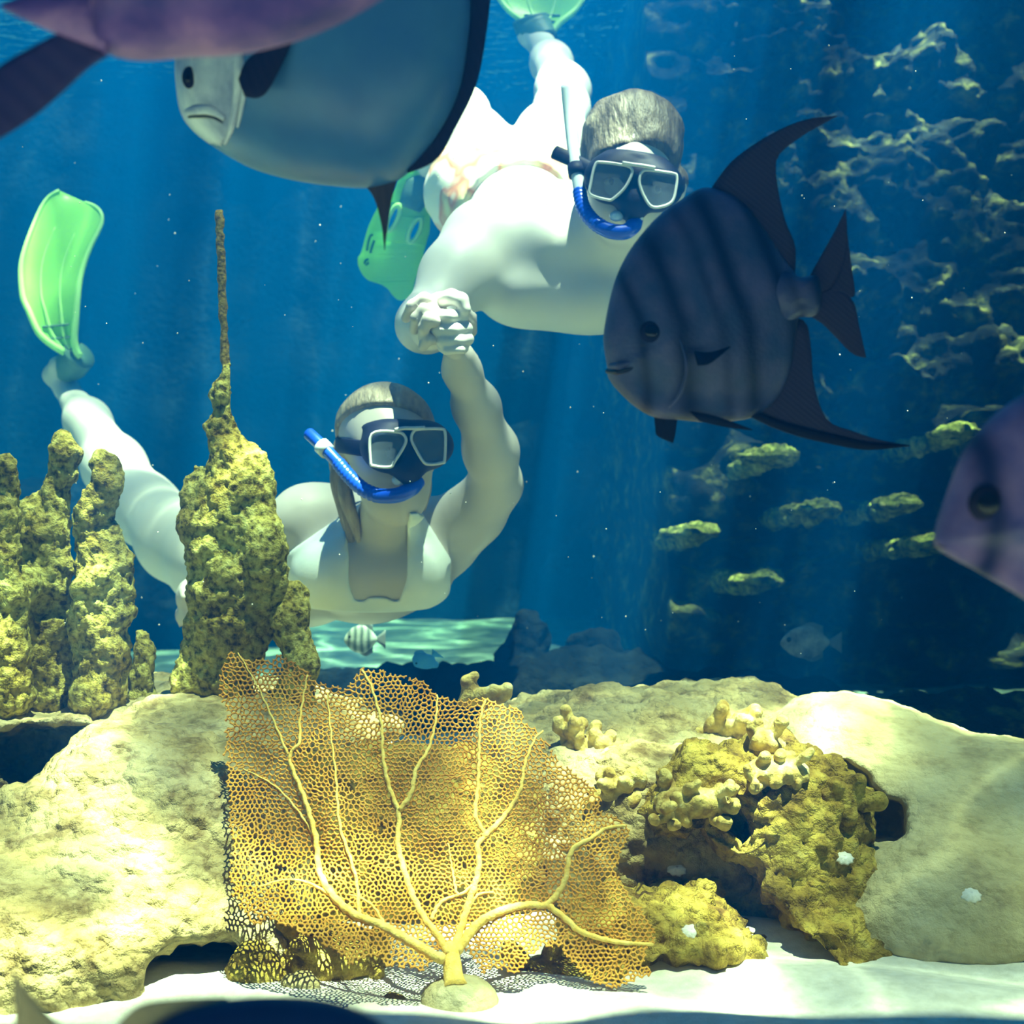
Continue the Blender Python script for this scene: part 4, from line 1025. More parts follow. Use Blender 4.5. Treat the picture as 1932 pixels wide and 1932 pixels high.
# ---------------------------------------------------------------- small fish in the distance
def small_fish(name, label, px, py, d, L, H, mats, flip=1, bands=None, tail=0.25, tilt=0.0):
    """L, H in pixels; facing left for flip=1"""
    ca, sa = math.cos(tilt), math.sin(tilt)
    def q(x, y): return (px + flip * (x * ca - y * sa) * L, py + (x * sa + y * ca) * H)
    t = thing(name, label, 'fish', P(px, py, d))
    body = [(-.5, .03), (-.42, -.2), (-.25, -.42), (0, -.5), (.2, -.36), (.36, -.12), (.4, 0), (.36, .12), (.2, .36), (0, .5), (-.25, .42), (-.42, .22)]
    v, f = lens_body([q(*c) for c in body], q(-.05, 0), d, H * 0.16 * d / F_PX, rings=8, per=4); make('body', v, f, mats[0], t)
    v, f = fin_plate([q(.36, -.06), q(.5, -.2), q(.62, -.34)], [q(.36, .06), q(.5, .2), q(.62, .34)], d, th=0.0015, n=8, m=5); make('tail_fin', v, f, mats[1], t)
    v, f = fin_plate([q(-.15, -.46), q(.05, -.62), q(.28, -.5)], [q(-.1, -.4), q(.1, -.4), q(.28, -.2)], d, th=0.0015, n=8, m=5); make('dorsal_fin', v, f, mats[1], t)
    v, f = fin_plate([q(-.1, .46), q(.08, .6), q(.28, .46)], [q(-.05, .4), q(.1, .4), q(.28, .2)], d, th=0.0015, n=8, m=5); make('anal_fin', v, f, mats[1], t)
    c = P(*q(-.34, -.08), d - H * 0.10 * d / F_PX); v, f = dome(c, 0.05 * L * d / F_PX, 5, 12); make('eye', v, f, m_pupil, t)
m_grey = stuff_mat('grey_fish', [(0.35, (0.10, 0.12, 0.14)), (0.65, (0.45, 0.47, 0.42))], scale=30, bump=0.2)
m_grey2 = stuff_mat('grey_fish_fin', [(0.3, (0.16, 0.2, 0.22)), (0.7, (0.28, 0.32, 0.32))], scale=40, bump=0, transl=0.3)
m_serg = banded_mat('sergeant_skin', (0.45, 0.52, 0.48), (0.05, 0.08, 0.08), [(-0.024, .004, .9), (-0.010, .004, .9), (0.004, .004, .9), (0.018, .004, .9)], 0.05, 0.0)
m_blue = stuff_mat('blue_fish', [(0.3, (0.03, 0.30, 0.90)), (0.7, (0.10, 0.50, 1.0))], scale=30, bump=0.1)
small_fish('grey_fish', 'small speckled grey fish hovering before the dark bluff', 1524, 1212, 3.1, 104, 62, (m_grey, m_grey2))
small_fish('sergeant_fish', 'faint pale fish with dark bars beneath the woman', 684, 1206, 3.0, 70, 54, (m_serg, m_grey2))
small_fish('blue_fish', 'small bright blue fish curled above the top of the fan', 802, 1246, 2.6, 52, 34, (m_blue, m_blue), tilt=-0.7)

# ================================================================ PEOPLE
def R_(rpx, d): return rpx * d / F_PX
def skin_mat(name, c1, c2):
    m = stuff_mat(name, [(0.3, c1), (0.7, c2)], scale=6, detail=3, rough=0.5, bump=0.05, bscale=200, bdist=0.002, spec=0.35)
    b = m.node_tree.nodes['Principled BSDF']
    b.inputs['Subsurface Weight'].default_value = 0.0
    return m
m_skin_m = skin_mat('man_skin', (0.58, 0.55, 0.54), (0.68, 0.65, 0.63))
m_skin_w = skin_mat('woman_skin', (0.48, 0.43, 0.41), (0.58, 0.52, 0.49))
def roll(a): return [[math.cos(a), 0, -math.sin(a)], [0, 1, 0], [math.sin(a), 0, math.cos(a)]]

HB = 0.0045
# ---------------------------------------------------------------- the man
man = thing('person', 'man in patterned swim shorts swimming towards us, holding the woman\'s hand', 'person', P(1060, 500, 2.68))
lo = np.array([-0.40, 2.02, 0.66]); hi = np.array([0.50, 4.02, 1.86])
fm = Field(lo, hi, 0.0065)
# trunk
fm.ell(P(1068, 488, 2.70), (0.185, 0.19, 0.112), roll(0.10), k=0.05)
fm.cap(P(1060, 492, 2.72), P(965, 400, 3.02), 0.118, 0.112, 0.06)
fm.ell(P(950, 372, 3.10), (0.155, 0.14, 0.112), k=0.06)
fm.ell(P(990, 560, 2.62), (0.085, 0.09, 0.055), k=0.06); fm.ell(P(1130, 572, 2.60), (0.085, 0.09, 0.055), k=0.06)
fm.cap(P(1150, 440, 2.62), P(1000, 430, 2.68), 0.075, 0.075, 0.06)          # shoulders and upper back
# neck, head
fm.cap(P(1178, 410, 2.50), P(1120, 455, 2.64), 0.056, 0.068, 0.04)
fm.ell(P(1196, 268, 2.475), (0.084, 0.102, 0.084), roll(0.14), k=0.03)
fm.ell(P(1188, 335, 2.435), (0.072, 0.088, 0.088), roll(0.14), k=0.035)
fm.ell(P(1176, 405, 2.425), (0.050, 0.060, 0.046), roll(0.14), k=0.04)
fm.ell(P(1196, 365, 2.345), (0.016, 0.024, 0.026), roll(0.14), k=0.015)      # nose
fm.ell(P(1188, 413, 2.362), (0.026, 0.012, 0.010), roll(0.14), k=0.008)      # lips
for ex, ey in ((1101, 330), (1283, 352)):
    fm.ell(P(ex, ey, 2.46), (0.012, 0.020, 0.032), roll(0.14), k=0.012)      # ears
# arm that reaches the woman: upper arm, foreshortened forearm, hand
fm.chain([P(985, 430, 2.68), P(915, 462, 2.62), P(862, 520, 2.55), P(800, 612, 2.46)], [0.085, 0.072, 0.058, 0.043], 0.045)
fm.chain([P(800, 612, 2.46), P(805, 612, 2.37), P(812, 611, 2.26)], [0.044, 0.042, 0.030], 0.03)
HL, HH = P(740, 690, 2.30), P(905, 540, 2.30)
hm = Field((HL[0], 2.10, HL[2]), (HH[0], 2.42, HH[2]), 0.0024)
hm.chain([P(800, 612, 2.46), P(805, 612, 2.37), P(812, 611, 2.26)], [0.044, 0.042, 0.032], 0.03)
hm.ell(P(812, 612, 2.205), (0.034, 0.045, 0.040), k=0.02)
for x0, y0, x1, y1, r in ((812, 596, 878, 596, .0102), (822, 622, 886, 620, .0100), (832, 643, 889, 640, .0092), (842, 661, 880, 657, .0080)):
    xm = (x0 + x1) / 2
    hm.chain([P(x0 - 6, y0 - 6, 2.185), P(x0 + 4, y0, 2.150), P(xm + 6, (y0 + y1) / 2 + 1, 2.140), P(x1 - 6, y1, 2.150), P(x1 - 4, y1 - 2, 2.178)], [r * 1.1, r * 1.12, r, r * .95, r * .8], 0.003)
hm.chain([P(802, 584, 2.205), P(828, 568, 2.170), P(852, 560, 2.150), P(870, 566, 2.142), P(878, 584, 2.140)], [.018, .0130, .0118, .0112, .0090], 0.004)
# other arm, hanging behind the spadefish
fm.chain([P(1150, 470, 2.66), P(1235, 500, 2.64), P(1300, 590, 2.62), P(1345, 655, 2.52), P(1360, 640, 2.42)], [0.08, 0.07, 0.046, 0.038, 0.028], 0.04)
fm.ell(P(1362, 632, 2.36), (0.030, 0.045, 0.018), k=0.015)
for j in range(4): fm.chain([P(1345 + 11 * j, 626, 2.33), P(1344 + 12 * j, 622, 2.30), P(1344 + 12 * j, 634, 2.275)], [.010, .009, .008], 0.004)
fm.chain([P(1335, 640, 2.37), P(1322, 632, 2.34), P(1322, 622, 2.32)], [.012, .010, .009], 0.005)
# legs: one straight back and up, one bent
fm.chain([P(1000, 350, 3.10), P(1040, 262, 3.28), P(1060, 205, 3.45), P(1062, 172, 3.58), P(1040, 118, 3.74), P(1022, 84, 3.86)], [0.088, 0.075, 0.058, 0.060, 0.046, 0.033], 0.05)
fm.chain([P(1022, 84, 3.86), P(1000, 66, 3.88), P(985, 50, 3.90)], [0.034, 0.030, 0.024], 0.02)
fm.chain([P(905, 345, 3.10), P(888, 270, 3.22), P(872, 215, 3.36)], [0.088, 0.075, 0.058], 0.05)
fm.chain([P(872, 215, 3.36), P(842, 258, 3.44), P(812, 312, 3.52), P(796, 336, 3.54)], [0.058, 0.055, 0.042, 0.034], 0.04)
fm.chain([P(796, 336, 3.54), P(790, 348, 3.545), P(786, 362, 3.55)], [0.034, 0.030, 0.022], 0.02)
v, f = merge([fm.mesh(2), hm.mesh(1)])
make('body', v, f, m_skin_m, man)

# shorts: a loose layer over hips and thighs
def shell_part(f0, off, keep, wrinkle=0.0, seed=0, smooth=2):
    """cloth or hair that follows the body: the surface pushed outwards by off, kept where keep(x, y, z) < 0"""
    X, Y, Z = f0.points()
    k = keep(X, Y, Z)
    near = np.abs(f0.v) < 0.09
    d = f0.v - off
    if wrinkle:
        p = np.stack([X[near], Y[near], Z[near]], 1)
        dd = np.zeros_like(d); dd[near] = (wrinkle * fbm(p * 16, 3, seed)).astype(np.float32); d = d - dd
    g = f0.copy(); g.v = np.maximum(d, k).astype(np.float32)
    g.v = np.maximum(g.v, -(f0.v + 0.022))          # hollow inside
    return g.mesh(smooth)
def plane(a, n):
    a = np.array(a, float); n = np.array(n, float); n /= np.linalg.norm(n)
    return lambda X, Y, Z: (X - a[0]) * n[0] + (Y - a[1]) * n[1] + (Z - a[2]) * n[2]
def px_of(X, Y, Z): return C_PX + X / Y * F_PX, C_PX - (Z - CAM_Z) / Y * F_PX
wp = plane(P(985, 400, 2.96), P(985, 400, 2.96) - P(945, 345, 3.16))
def shorts_keep(X, Y, Z):
    px, py = px_of(X, Y, Z)
    leg_end = np.maximum((Y - 3.27), (0.0 - (py - 275)) * 0.0012)
    return np.maximum(np.maximum(wp(X, Y, Z), leg_end), np.maximum(2.90 - Y, (px - 1110) * 0.001))
m, t, b, o = nt('patterned_shorts')
vv = coords(t); wn = node(t, 'ShaderNodeTexNoise', Scale=9, Detail=2); t.links.new(vv, wn.inputs['Vector'])
r = ramp(t, [(0.30, (0.80, 0.76, 0.66)), (0.42, (0.80, 0.76, 0.66)), (0.47, (0.62, 0.22, 0.14)), (0.54, (0.78, 0.70, 0.40)), (0.60, (0.82, 0.78, 0.68)), (0.66, (0.66, 0.30, 0.22)), (0.72, (0.82, 0.78, 0.70))]); t.links.new(wn.outputs[0], r.inputs[0]); t.links.new(r.outputs[0], b.inputs['Base Color'])
b.inputs['Roughness'].default_value = 0.8
v, f = shell_part(fm, 0.012, shorts_keep, 0.010, 5)
o = make('swim_shorts', v, f, m, man); o['label'] = 'pale swim shorts with a red and yellow pattern'
# hair
hp = plane(P(1190, 288, 2.37), (0.05, -0.62, -0.9))
m_hair_m = stuff_mat('man_hair', [(0.3, (0.05, 0.038, 0.03)), (0.55, (0.15, 0.12, 0.095)), (0.75, (0.34, 0.29, 0.23))], scale=60, bump=0.9, bscale=160, bdist=0.006, stretch=(1, 0.25, 0.3), rough=0.5)
def hair_keep(X, Y, Z):
    r2 = np.sqrt((X - P(1192, 300, 2.46)[0]) ** 2 + (Y - 2.46) ** 2 + (Z - P(1192, 300, 2.46)[2]) ** 2) - 0.155
    return np.maximum(np.maximum(hp(X, Y, Z), r2), np.maximum(P(1190, 352, 2.46)[2] - Z, (1090 - px_of(X, Y, Z)[0]) * 0.001))
v, f = shell_part(fm, 0.005, hair_keep, 0.009, 8, smooth=1)
make('hair', v, f, m_hair_m, man)

# ---------------------------------------------------------------- the woman
woman = thing('person', 'woman in a white swim top with an arm raised to the man\'s hand', 'person', P(705, 1070, 2.62))
lo = np.array([-1.35, 2.02, 0.22]); hi = np.array([0.06, 4.05, 0.98])
fw = Field(lo, hi, 0.0065)
fw.ell(P(705, 1068, 2.64), (0.150, 0.15, 0.092), k=0.05)
fw.cap(P(690, 1070, 2.66), P(575, 1085, 2.86), 0.098, 0.090, 0.05)
fw.cap(P(575, 1085, 2.86), P(455, 1062, 3.10), 0.090, 0.125, 0.06)
fw.ell(P(445, 1055, 3.14), (0.14, 0.14, 0.115), k=0.06)
fw.ell(P(628, 1082, 2.545), (0.066, 0.062, 0.062), k=0.035); fw.ell(P(790, 1080, 2.545), (0.062, 0.062, 0.060), k=0.035)
fw.cap(P(600, 975, 2.62), P(820, 1000, 2.62), 0.052, 0.052, 0.05)
# neck, head
fw.cap(P(735, 945, 2.45), P(715, 1010, 2.58), 0.046, 0.052, 0.035)
fw.ell(P(726, 812, 2.44), (0.079, 0.096, 0.076), roll(-0.05), k=0.03)
fw.ell(P(742, 878, 2.395), (0.066, 0.082, 0.082), roll(-0.05), k=0.035)
fw.ell(P(748, 945, 2.385), (0.044, 0.055, 0.040), roll(-0.05), k=0.035)
fw.ell(P(770, 885, 2.305), (0.013, 0.022, 0.022), k=0.014)
fw.ell(P(764, 925, 2.328), (0.022, 0.010, 0.009), k=0.007)
fw.ell(P(643, 870, 2.45), (0.010, 0.018, 0.028), k=0.012); fw.ell(P(812, 862, 2.44), (0.010, 0.018, 0.028), k=0.012)
# arm reaching down behind the sponge column
fw.chain([P(620, 985, 2.62), P(575, 985, 2.60), P(500, 1030, 2.62), P(440, 1085, 2.66), P(385, 1118, 2.66), P(368, 1126, 2.66)], [0.062, 0.056, 0.045, 0.038, 0.028, 0.024], 0.04)
fw.ell(P(358, 1128, 2.655), (0.026, 0.018, 0.034), k=0.015)
for j in range(4): fw.chain([P(360 - 5 * j, 1140, 2.645 + .012 * j), P(352 - 5 * j, 1160, 2.64 + .012 * j), P(356 - 5 * j, 1178, 2.64 + .012 * j)], [.009, .008, .007], 0.004)
fw.chain([P(352, 1110, 2.64), P(345, 1112, 2.62), P(346, 1128, 2.61)], [.011, .009, .008], 0.005)
# raised arm
fw.chain([P(800, 1015, 2.62), P(840, 1012, 2.60), P(895, 968, 2.56), P(936, 914, 2.52)], [0.060, 0.057, 0.049, 0.042], 0.04)
fw.chain([P(936, 914, 2.52), P(926, 850, 2.45), P(898, 765, 2.36), P(872, 700, 2.28), P(866, 672, 2.25)], [0.042, 0.043, 0.035, 0.026, 0.024], 0.03)
hf = Field((HL[0], 2.09, P(800, 720, 2.3)[2]), (HH[0], 2.40, HH[2]), 0.0024)
hf.chain([P(898, 765, 2.36), P(872, 700, 2.28), P(866, 672, 2.25)], [0.035, 0.026, 0.024], 0.03)
hf.ell(P(858, 634, 2.205), (0.024, 0.022, 0.036), k=0.018)
for pts_, r in (([(850, 606, 2.21), (822, 572, 2.165), (800, 564, 2.150), (778, 577, 2.152), (766, 600, 2.175)], .0095),
                ([(846, 616, 2.21), (818, 588, 2.152), (800, 586, 2.138), (786, 600, 2.140), (782, 622, 2.168)], .0098),
                ([(846, 628, 2.21), (820, 606, 2.140), (808, 604, 2.128), (800, 618, 2.134), (798, 640, 2.165)], .0092),
                ([(848, 650, 2.21), (824, 640, 2.158), (808, 640, 2.146), (798, 654, 2.160)], .0080)):
    hf.chain([P(*q) for q in pts_], [r, r * 1.06, r * 1.06, r * .95] + ([r * .82] if len(pts_) == 5 else []), 0.003)
hf.chain([P(868, 648, 2.21), P(886, 622, 2.185), P(889, 602, 2.165), P(880, 590, 2.155)], [.014, .0115, .010, .0085], 0.004)
# leg trailing up to the left, the other one tucked behind the column
fw.chain([P(420, 1045, 3.14), P(338, 1020, 3.22), P(272, 960, 3.36), P(215, 880, 3.52), P(165, 795, 3.68), P(126, 735, 3.82)], [R_(100, 3.14), R_(72, 3.22), R_(60, 3.36), R_(53, 3.52), R_(37, 3.68), R_(21, 3.82)], 0.05)
fw.chain([P(126, 735, 3.82), P(100, 708, 3.84), P(112, 690, 3.80)], [R_(21, 3.82), R_(17, 3.84), R_(20, 3.8)], 0.02)
fw.chain([P(450, 1075, 3.14), P(440, 1105, 3.40), P(436, 1060, 3.70), P(436, 1010, 3.90)], [0.10, 0.06, 0.048, 0.032], 0.05)
v, f = merge([fw.mesh(2), hf.mesh(1)])
make('body', v, f, m_skin_w, woman)
# white top: two panels with a deep open neckline
def top_keep(X, Y, Z):
    px, py = px_of(X, Y, Z)
    tt = np.clip((py - 960) / 190, 0, 1)
    lo_l = np.where(py > 1045, 530 - 0.2 * (py - 1045), 640 - (py - 975) * 1.45)      # outer edge, left
    in_l = 652 + 6 * np.sin(tt * 3) + np.clip(py - 1090, 0, 99) * 0.35
    in_r = 768 - np.clip(py - 1090, 0, 99) * 0.35
    out_r = np.where(py > 1060, 850, 792 + (py - 960) * 0.62)
    left = np.maximum(lo_l - px, px - in_l); right = np.maximum(in_r - px, px - out_r)
    mid = np.maximum(np.abs(px - 712) - 75, 1122 + np.abs(px - 712) * 0.30 - py)
    k = np.minimum(np.minimum(left, right), mid)
    k = np.maximum(k, py - 1156 + 0.0006 * (px - 700) ** 2); k = np.maximum(k, 968 - py)
    return np.maximum(k * 0.00095, Y - 2.80)
m_top = stuff_mat('white_cloth', [(0.3, (0.72, 0.76, 0.78)), (0.7, (0.86, 0.89, 0.90))], scale=12, rough=0.8, bump=0.15, bscale=260, bdist=0.002)
v, f = shell_part(fw, 0.006, top_keep, 0.002, 3)
o = make('swim_top', v, f, m_top, woman); o['label'] = 'white swim top with a deep open neckline'
m_hair_w = stuff_mat('woman_hair', [(0.3, (0.16, 0.12, 0.09)), (0.6, (0.36, 0.29, 0.22)), (0.75, (0.52, 0.45, 0.36))], scale=50, bump=0.9, bscale=130, bdist=0.006, stretch=(1, 0.3, 0.25), rough=0.4)
hw_ = plane(P(735, 770, 2.36), (0.02, -0.55, -0.9))
def whair_keep(X, Y, Z):
    c = P(726, 830, 2.43)
    r2 = np.sqrt((X - c[0]) ** 2 + (Y - c[1]) ** 2 + (Z - c[2]) ** 2) - 0.150
    return np.maximum(np.maximum(hw_(X, Y, Z), r2), np.maximum(P(735, 905, 2.43)[2] - Z, (px_of(X, Y, Z)[0] - 826) * 0.001))
v, f = shell_part(fw, 0.007, whair_keep, 0.004, 12, smooth=1)
parts = [(v, f.tolist())]
for a_, (x0, y0, x1, y1, dd, r) in enumerate([(650, 830, 668, 1050, 2.47, .017), (642, 850, 650, 1000, 2.46, .014), (655, 880, 678, 1030, 2.455, .012), (640, 830, 636, 930, 2.48, .014), (812, 850, 800, 965, 2.47, .008)]):
    pth = resample(smooth_path([P(x0, y0, dd), P(x0 - 6, (y0 * 2 + y1) / 3, dd), P((x0 + x1) / 2, (y0 + 2 * y1) / 3, dd + .02), P(x1, y1, dd + .05)]), 24)
    vv_, ff_ = tube(pth, r * np.sin(np.linspace(0.5, 2.95, 24)) , 10, flat=((0, 1, 0), 0.6)); parts.append((vv_, ff_))
v, f = merge(parts); make('hair', v, f, m_hair_w, woman)

# eyes behind the masks
m_eyeball = stuff_mat('eyeball', [(0.3, (0.70, 0.68, 0.64)), (0.7, (0.78, 0.76, 0.72))], bump=0, rough=0.25, spec=0.5)
m_eyedark = stuff_mat('eye_iris', [(0.3, (0.05, 0.06, 0.07)), (0.7, (0.09, 0.09, 0.09))], bump=0, rough=0.2, spec=0.5)
for who, spots in ((man, ((1153, 344, 2.364), (1240, 357, 2.368))), (woman, ((732, 848, 2.324), (806, 844, 2.330)))):
    for ex, ey, ed in spots:
        v, f = dome(P(ex, ey, ed), 0.0125, flat=0.6); v[:, 2] = P(ex, ey, ed)[2] + (v[:, 2] - P(ex, ey, ed)[2]) * 0.6
        eb = make('eye', v, f, m_eyeball, who)
        v, f = dome(P(ex, ey, ed) + np.array([0, -0.003, 0]), 0.006, flat=0.95); make('iris', v, f, m_eyedark, eb)

# ---------------------------------------------------------------- masks and snorkels
m_rubber = stuff_mat('black_rubber', [(0.3, (0.006, 0.008, 0.028)), (0.7, (0.012, 0.015, 0.045))], scale=30, bump=0.05, rough=0.6, spec=0.15)
m_rim = stuff_mat('pale_rim', [(0.3, (0.55, 0.56, 0.58)), (0.7, (0.70, 0.70, 0.72))], scale=30, bump=0, rough=0.3, spec=0.6)
m, t, b, o = nt('mask_glass')
b.inputs['Base Color'].default_value = (0.30, 0.36, 0.44, 1); b.inputs['Roughness'].default_value = 0.08; b.inputs['Specular IOR Level'].default_value = 0.6
trn = node(t, 'ShaderNodeBsdfTransparent'); trn.inputs[0].default_value = (0.72, 0.80, 0.88, 1)
mxs = node(t, 'ShaderNodeMixShader', Fac=0.2); t.links.new(trn.outputs[0], mxs.inputs[1]); t.links.new(b.outputs[0], mxs.inputs[2]); t.links.new(mxs.outputs[0], o.inputs[0])
m_glass = m
def slab(poly, d, th):
    """flat pane with thickness"""
    a = smooth_path(poly, 4, closed=True); n = len(a)
    V = [P(q[0], q[1], d) for q in a] + [P(q[0], q[1], d) + np.array([0, th, 0]) for q in a]
    return np.array(V), [list(range(n)), list(range(n, 2 * n))[::-1]] + [[i, (i + 1) % n + 0, (i + 1) % n + n, i + n][::-1] for i in range(n)]
def mask(label, lenses, d, skirt, strap, bar):
    c = P(*np.mean(np.concatenate([np.array(l) for l in lenses]), 0), d)
    t = thing('diving_mask', label, 'mask', c, 'diving masks')
    f = Field(c - 0.16, c + 0.16, 0.004); skirt(f)
    for l in lenses:                                    # open eye windows
        l = np.array(l, float); cc = l.mean(0)
        f.ell(P(cc[0], cc[1], d), (np.ptp(l[:, 0]) * .44 * d / F_PX, 0.060, np.ptp(l[:, 1]) * .44 * d / F_PX), k=0.004, op='sub')
    v, q = f.mesh(2); make('skirt', v, q, m_rubber, t)
    for l in lenses:
        pts = np.array([P(x_, y_, d) for x_, y_ in smooth_path(l, 5, closed=True)])
        loop = np.concatenate([pts, pts[:2]])
        v, q = tube(loop, 0.0024, 8, caps=False); fr_ = make('lens_frame', v, q, m_rim, t)
        v, q = slab(l, d + 0.001, 0.0025); make('lens', v, q, m_glass, fr_, smooth=False)
    v, q = tube(smooth_path([P(*b_, d - 0.002) for b_ in bar]), 0.0032, 8); make('nose_bridge', v, q, m_rim, t)
    pth = resample(smooth_path(strap, closed=False), 50)
    v, q = tube(pth, 0.013, 10, flat=None)
    # flatten into a band: thin across the head, tall along z
    tg = np.gradient(pth, axis=0); tg /= np.linalg.norm(tg, axis=1, keepdims=True); nr = np.cross(tg, [0, 0, 1]); nr /= np.linalg.norm(nr, axis=1, keepdims=True)
    c10 = np.repeat(pth, 10, axis=0); off = v - c10; nn = np.repeat(nr, 10, axis=0)
    v = c10 + off - nn * (off * nn).sum(1, keepdims=True) * 0.85
    make('strap', v, q, m_rubber, t)
    return t
W_L = [(702,819),(748,815),(764,823),(764,839),(745,870),(736,881),(705,879),(699,870)]
W_R = [(780,815),(789,810),(829,809),(840,817),(839,867),(834,873),(811,876),(798,870),(780,839),(776,826)]
def skirt_w(f):
    f.ell(P(768, 842, 2.335), (0.074, 0.068, 0.038), k=0.02).ell(P(730, 845, 2.31), (0.040, 0.05, 0.040), k=0.02).ell(P(808, 840, 2.31), (0.036, 0.05, 0.038), k=0.02)
    f.ell(P(770, 885, 2.295), (0.024, 0.035, 0.026), k=0.02).ell(P(740, 806, 2.335), (0.05, 0.05, 0.010), k=0.015)
mask('diving mask with pale lens frames on the woman\'s face', [W_L, W_R], 2.262, skirt_w,
     [P(700, 848, 2.315), P(655, 842, 2.36), P(634, 838, 2.44), P(655, 830, 2.515), P(725, 822, 2.552), P(795, 828, 2.515), P(816, 836, 2.44), P(814, 842, 2.37), P(832, 845, 2.31)], [(745, 811), (762, 808), (780, 808), (802, 807)])
M_L = [(1123,311),(1136,306),(1179,312),(1192,319),(1191,331),(1179,354),(1158,374),(1146,377),(1114,367),(1114,349)]
M_R = [(1212,324),(1224,321),(1269,327),(1277,334),(1275,357),(1269,379),(1252,389),(1230,390),(1216,372),(1207,349),(1207,334)]
def skirt_m(f):
    f.ell(P(1196, 343, 2.385), (0.080, 0.068, 0.038), roll(0.16), k=0.02).ell(P(1152, 338, 2.36), (0.042, 0.05, 0.040), roll(0.16), k=0.02).ell(P(1240, 354, 2.36), (0.040, 0.05, 0.040), roll(0.16), k=0.02)
    f.ell(P(1194, 385, 2.345), (0.026, 0.035, 0.030), k=0.02).ell(P(1200, 304, 2.38), (0.055, 0.05, 0.010), roll(0.16), k=0.015)
mk = mask('diving mask with pale lens frames on the man\'s face', [M_L, M_R], 2.312, skirt_m,
     [P(1120, 330, 2.37), P(1105, 322, 2.43), P(1100, 318, 2.49), P(1135, 310, 2.57), P(1195, 312, 2.60), P(1262, 325, 2.57), P(1290, 340, 2.49), P(1288, 350, 2.42), P(1276, 356, 2.36)], [(1174, 307), (1192, 310), (1215, 313), (1236, 317)])
v, q = tube(resample(smooth_path([P(1046, 287, 2.41), P(1078, 301, 2.40), P(1118, 320, 2.385)]), 12), 0.012, 10, flat=((0, 1, 0), 0.3)); make('strap_end', v, q, m_rubber, mk)

m_blue_t = stuff_mat('blue_tube', [(0.3, (0.006, 0.06, 0.62)), (0.7, (0.015, 0.11, 0.80))], scale=20, bump=0, rough=0.3, spec=0.5)
m_white_t = stuff_mat('clear_tube', [(0.3, (0.62, 0.70, 0.80)), (0.7, (0.78, 0.84, 0.92))], scale=20, bump=0, rough=0.2, spec=0.6)
def snorkel(label, upper, lower, clip, r, mats, tip):
    t = thing('snorkel', label, 'snorkel', lower[len(lower) // 2], 'snorkels')
    pth = resample(smooth_path(upper), 30); v, q = tube(pth, r * .92, 14); make('barrel', v, q, mats[0], t)
    pth = resample(smooth_path(lower), 70)
    rr = r * (1.02 + 0.07 * np.sin(np.arange(70) * 1.9) * (np.arange(70) < 38)); rr = rr * np.linspace(1, 1.12, 70)
    v, q = tube(pth, rr, 14); make('hose', v, q, m_blue_t, t)
    v, q = tube([tip[0], tip[1]], [r * 0.9, r * .75], 12); make('mouthpiece', v, q, m_rubber, t)
    v, f_ = dome(tip[2], r * 1.0, flat=0.7, face=(0, -.7, .7)); make('purge_valve', v, f_, m_white_t, t)
    v, q = tube([clip[0], clip[1]], r * 1.25, 14); make('keeper', v, q, mats[1], t)
snorkel('blue snorkel along the woman\'s cheek', [P(583, 818, 2.375), P(598, 832, 2.36), P(618, 852, 2.345), P(640, 876, 2.335)],
        [P(638, 874, 2.335), P(660, 900, 2.315), P(684, 922, 2.30), P(715, 935, 2.29), P(750, 934, 2.285), P(776, 922, 2.29), P(788, 908, 2.305)],
        [P(606, 840, 2.354), P(618, 852, 2.346)], 0.0112, (m_blue_t, m_white_t), [P(782, 912, 2.30), P(768, 922, 2.335), P(752, 905, 2.293)])
snorkel('blue snorkel with pale upright tube beside the man\'s head', [P(1069, 162, 2.43), P(1076, 230, 2.42), P(1083, 290, 2.405), P(1089, 330, 2.39), P(1094, 365, 2.38)],
        [P(1093, 360, 2.38), P(1100, 390, 2.365), P(1118, 416, 2.35), P(1146, 434, 2.335), P(1176, 438, 2.33), P(1194, 428, 2.335), P(1198, 418, 2.345)],
        [P(1086, 312, 2.398), P(1089, 332, 2.39)], 0.0115, (m_white_t, m_rubber), [P(1194, 418, 2.345), P(1186, 414, 2.375), P(1163, 408, 2.338)])
v, f_ = dome(P(1206, 411, 2.34), 0.007, flat=0.7, face=(0, -.7, .7)); tag(make('bubble', v, f_, m_white_t), 'small round air bubble at the man\'s mouth', 'bubble')

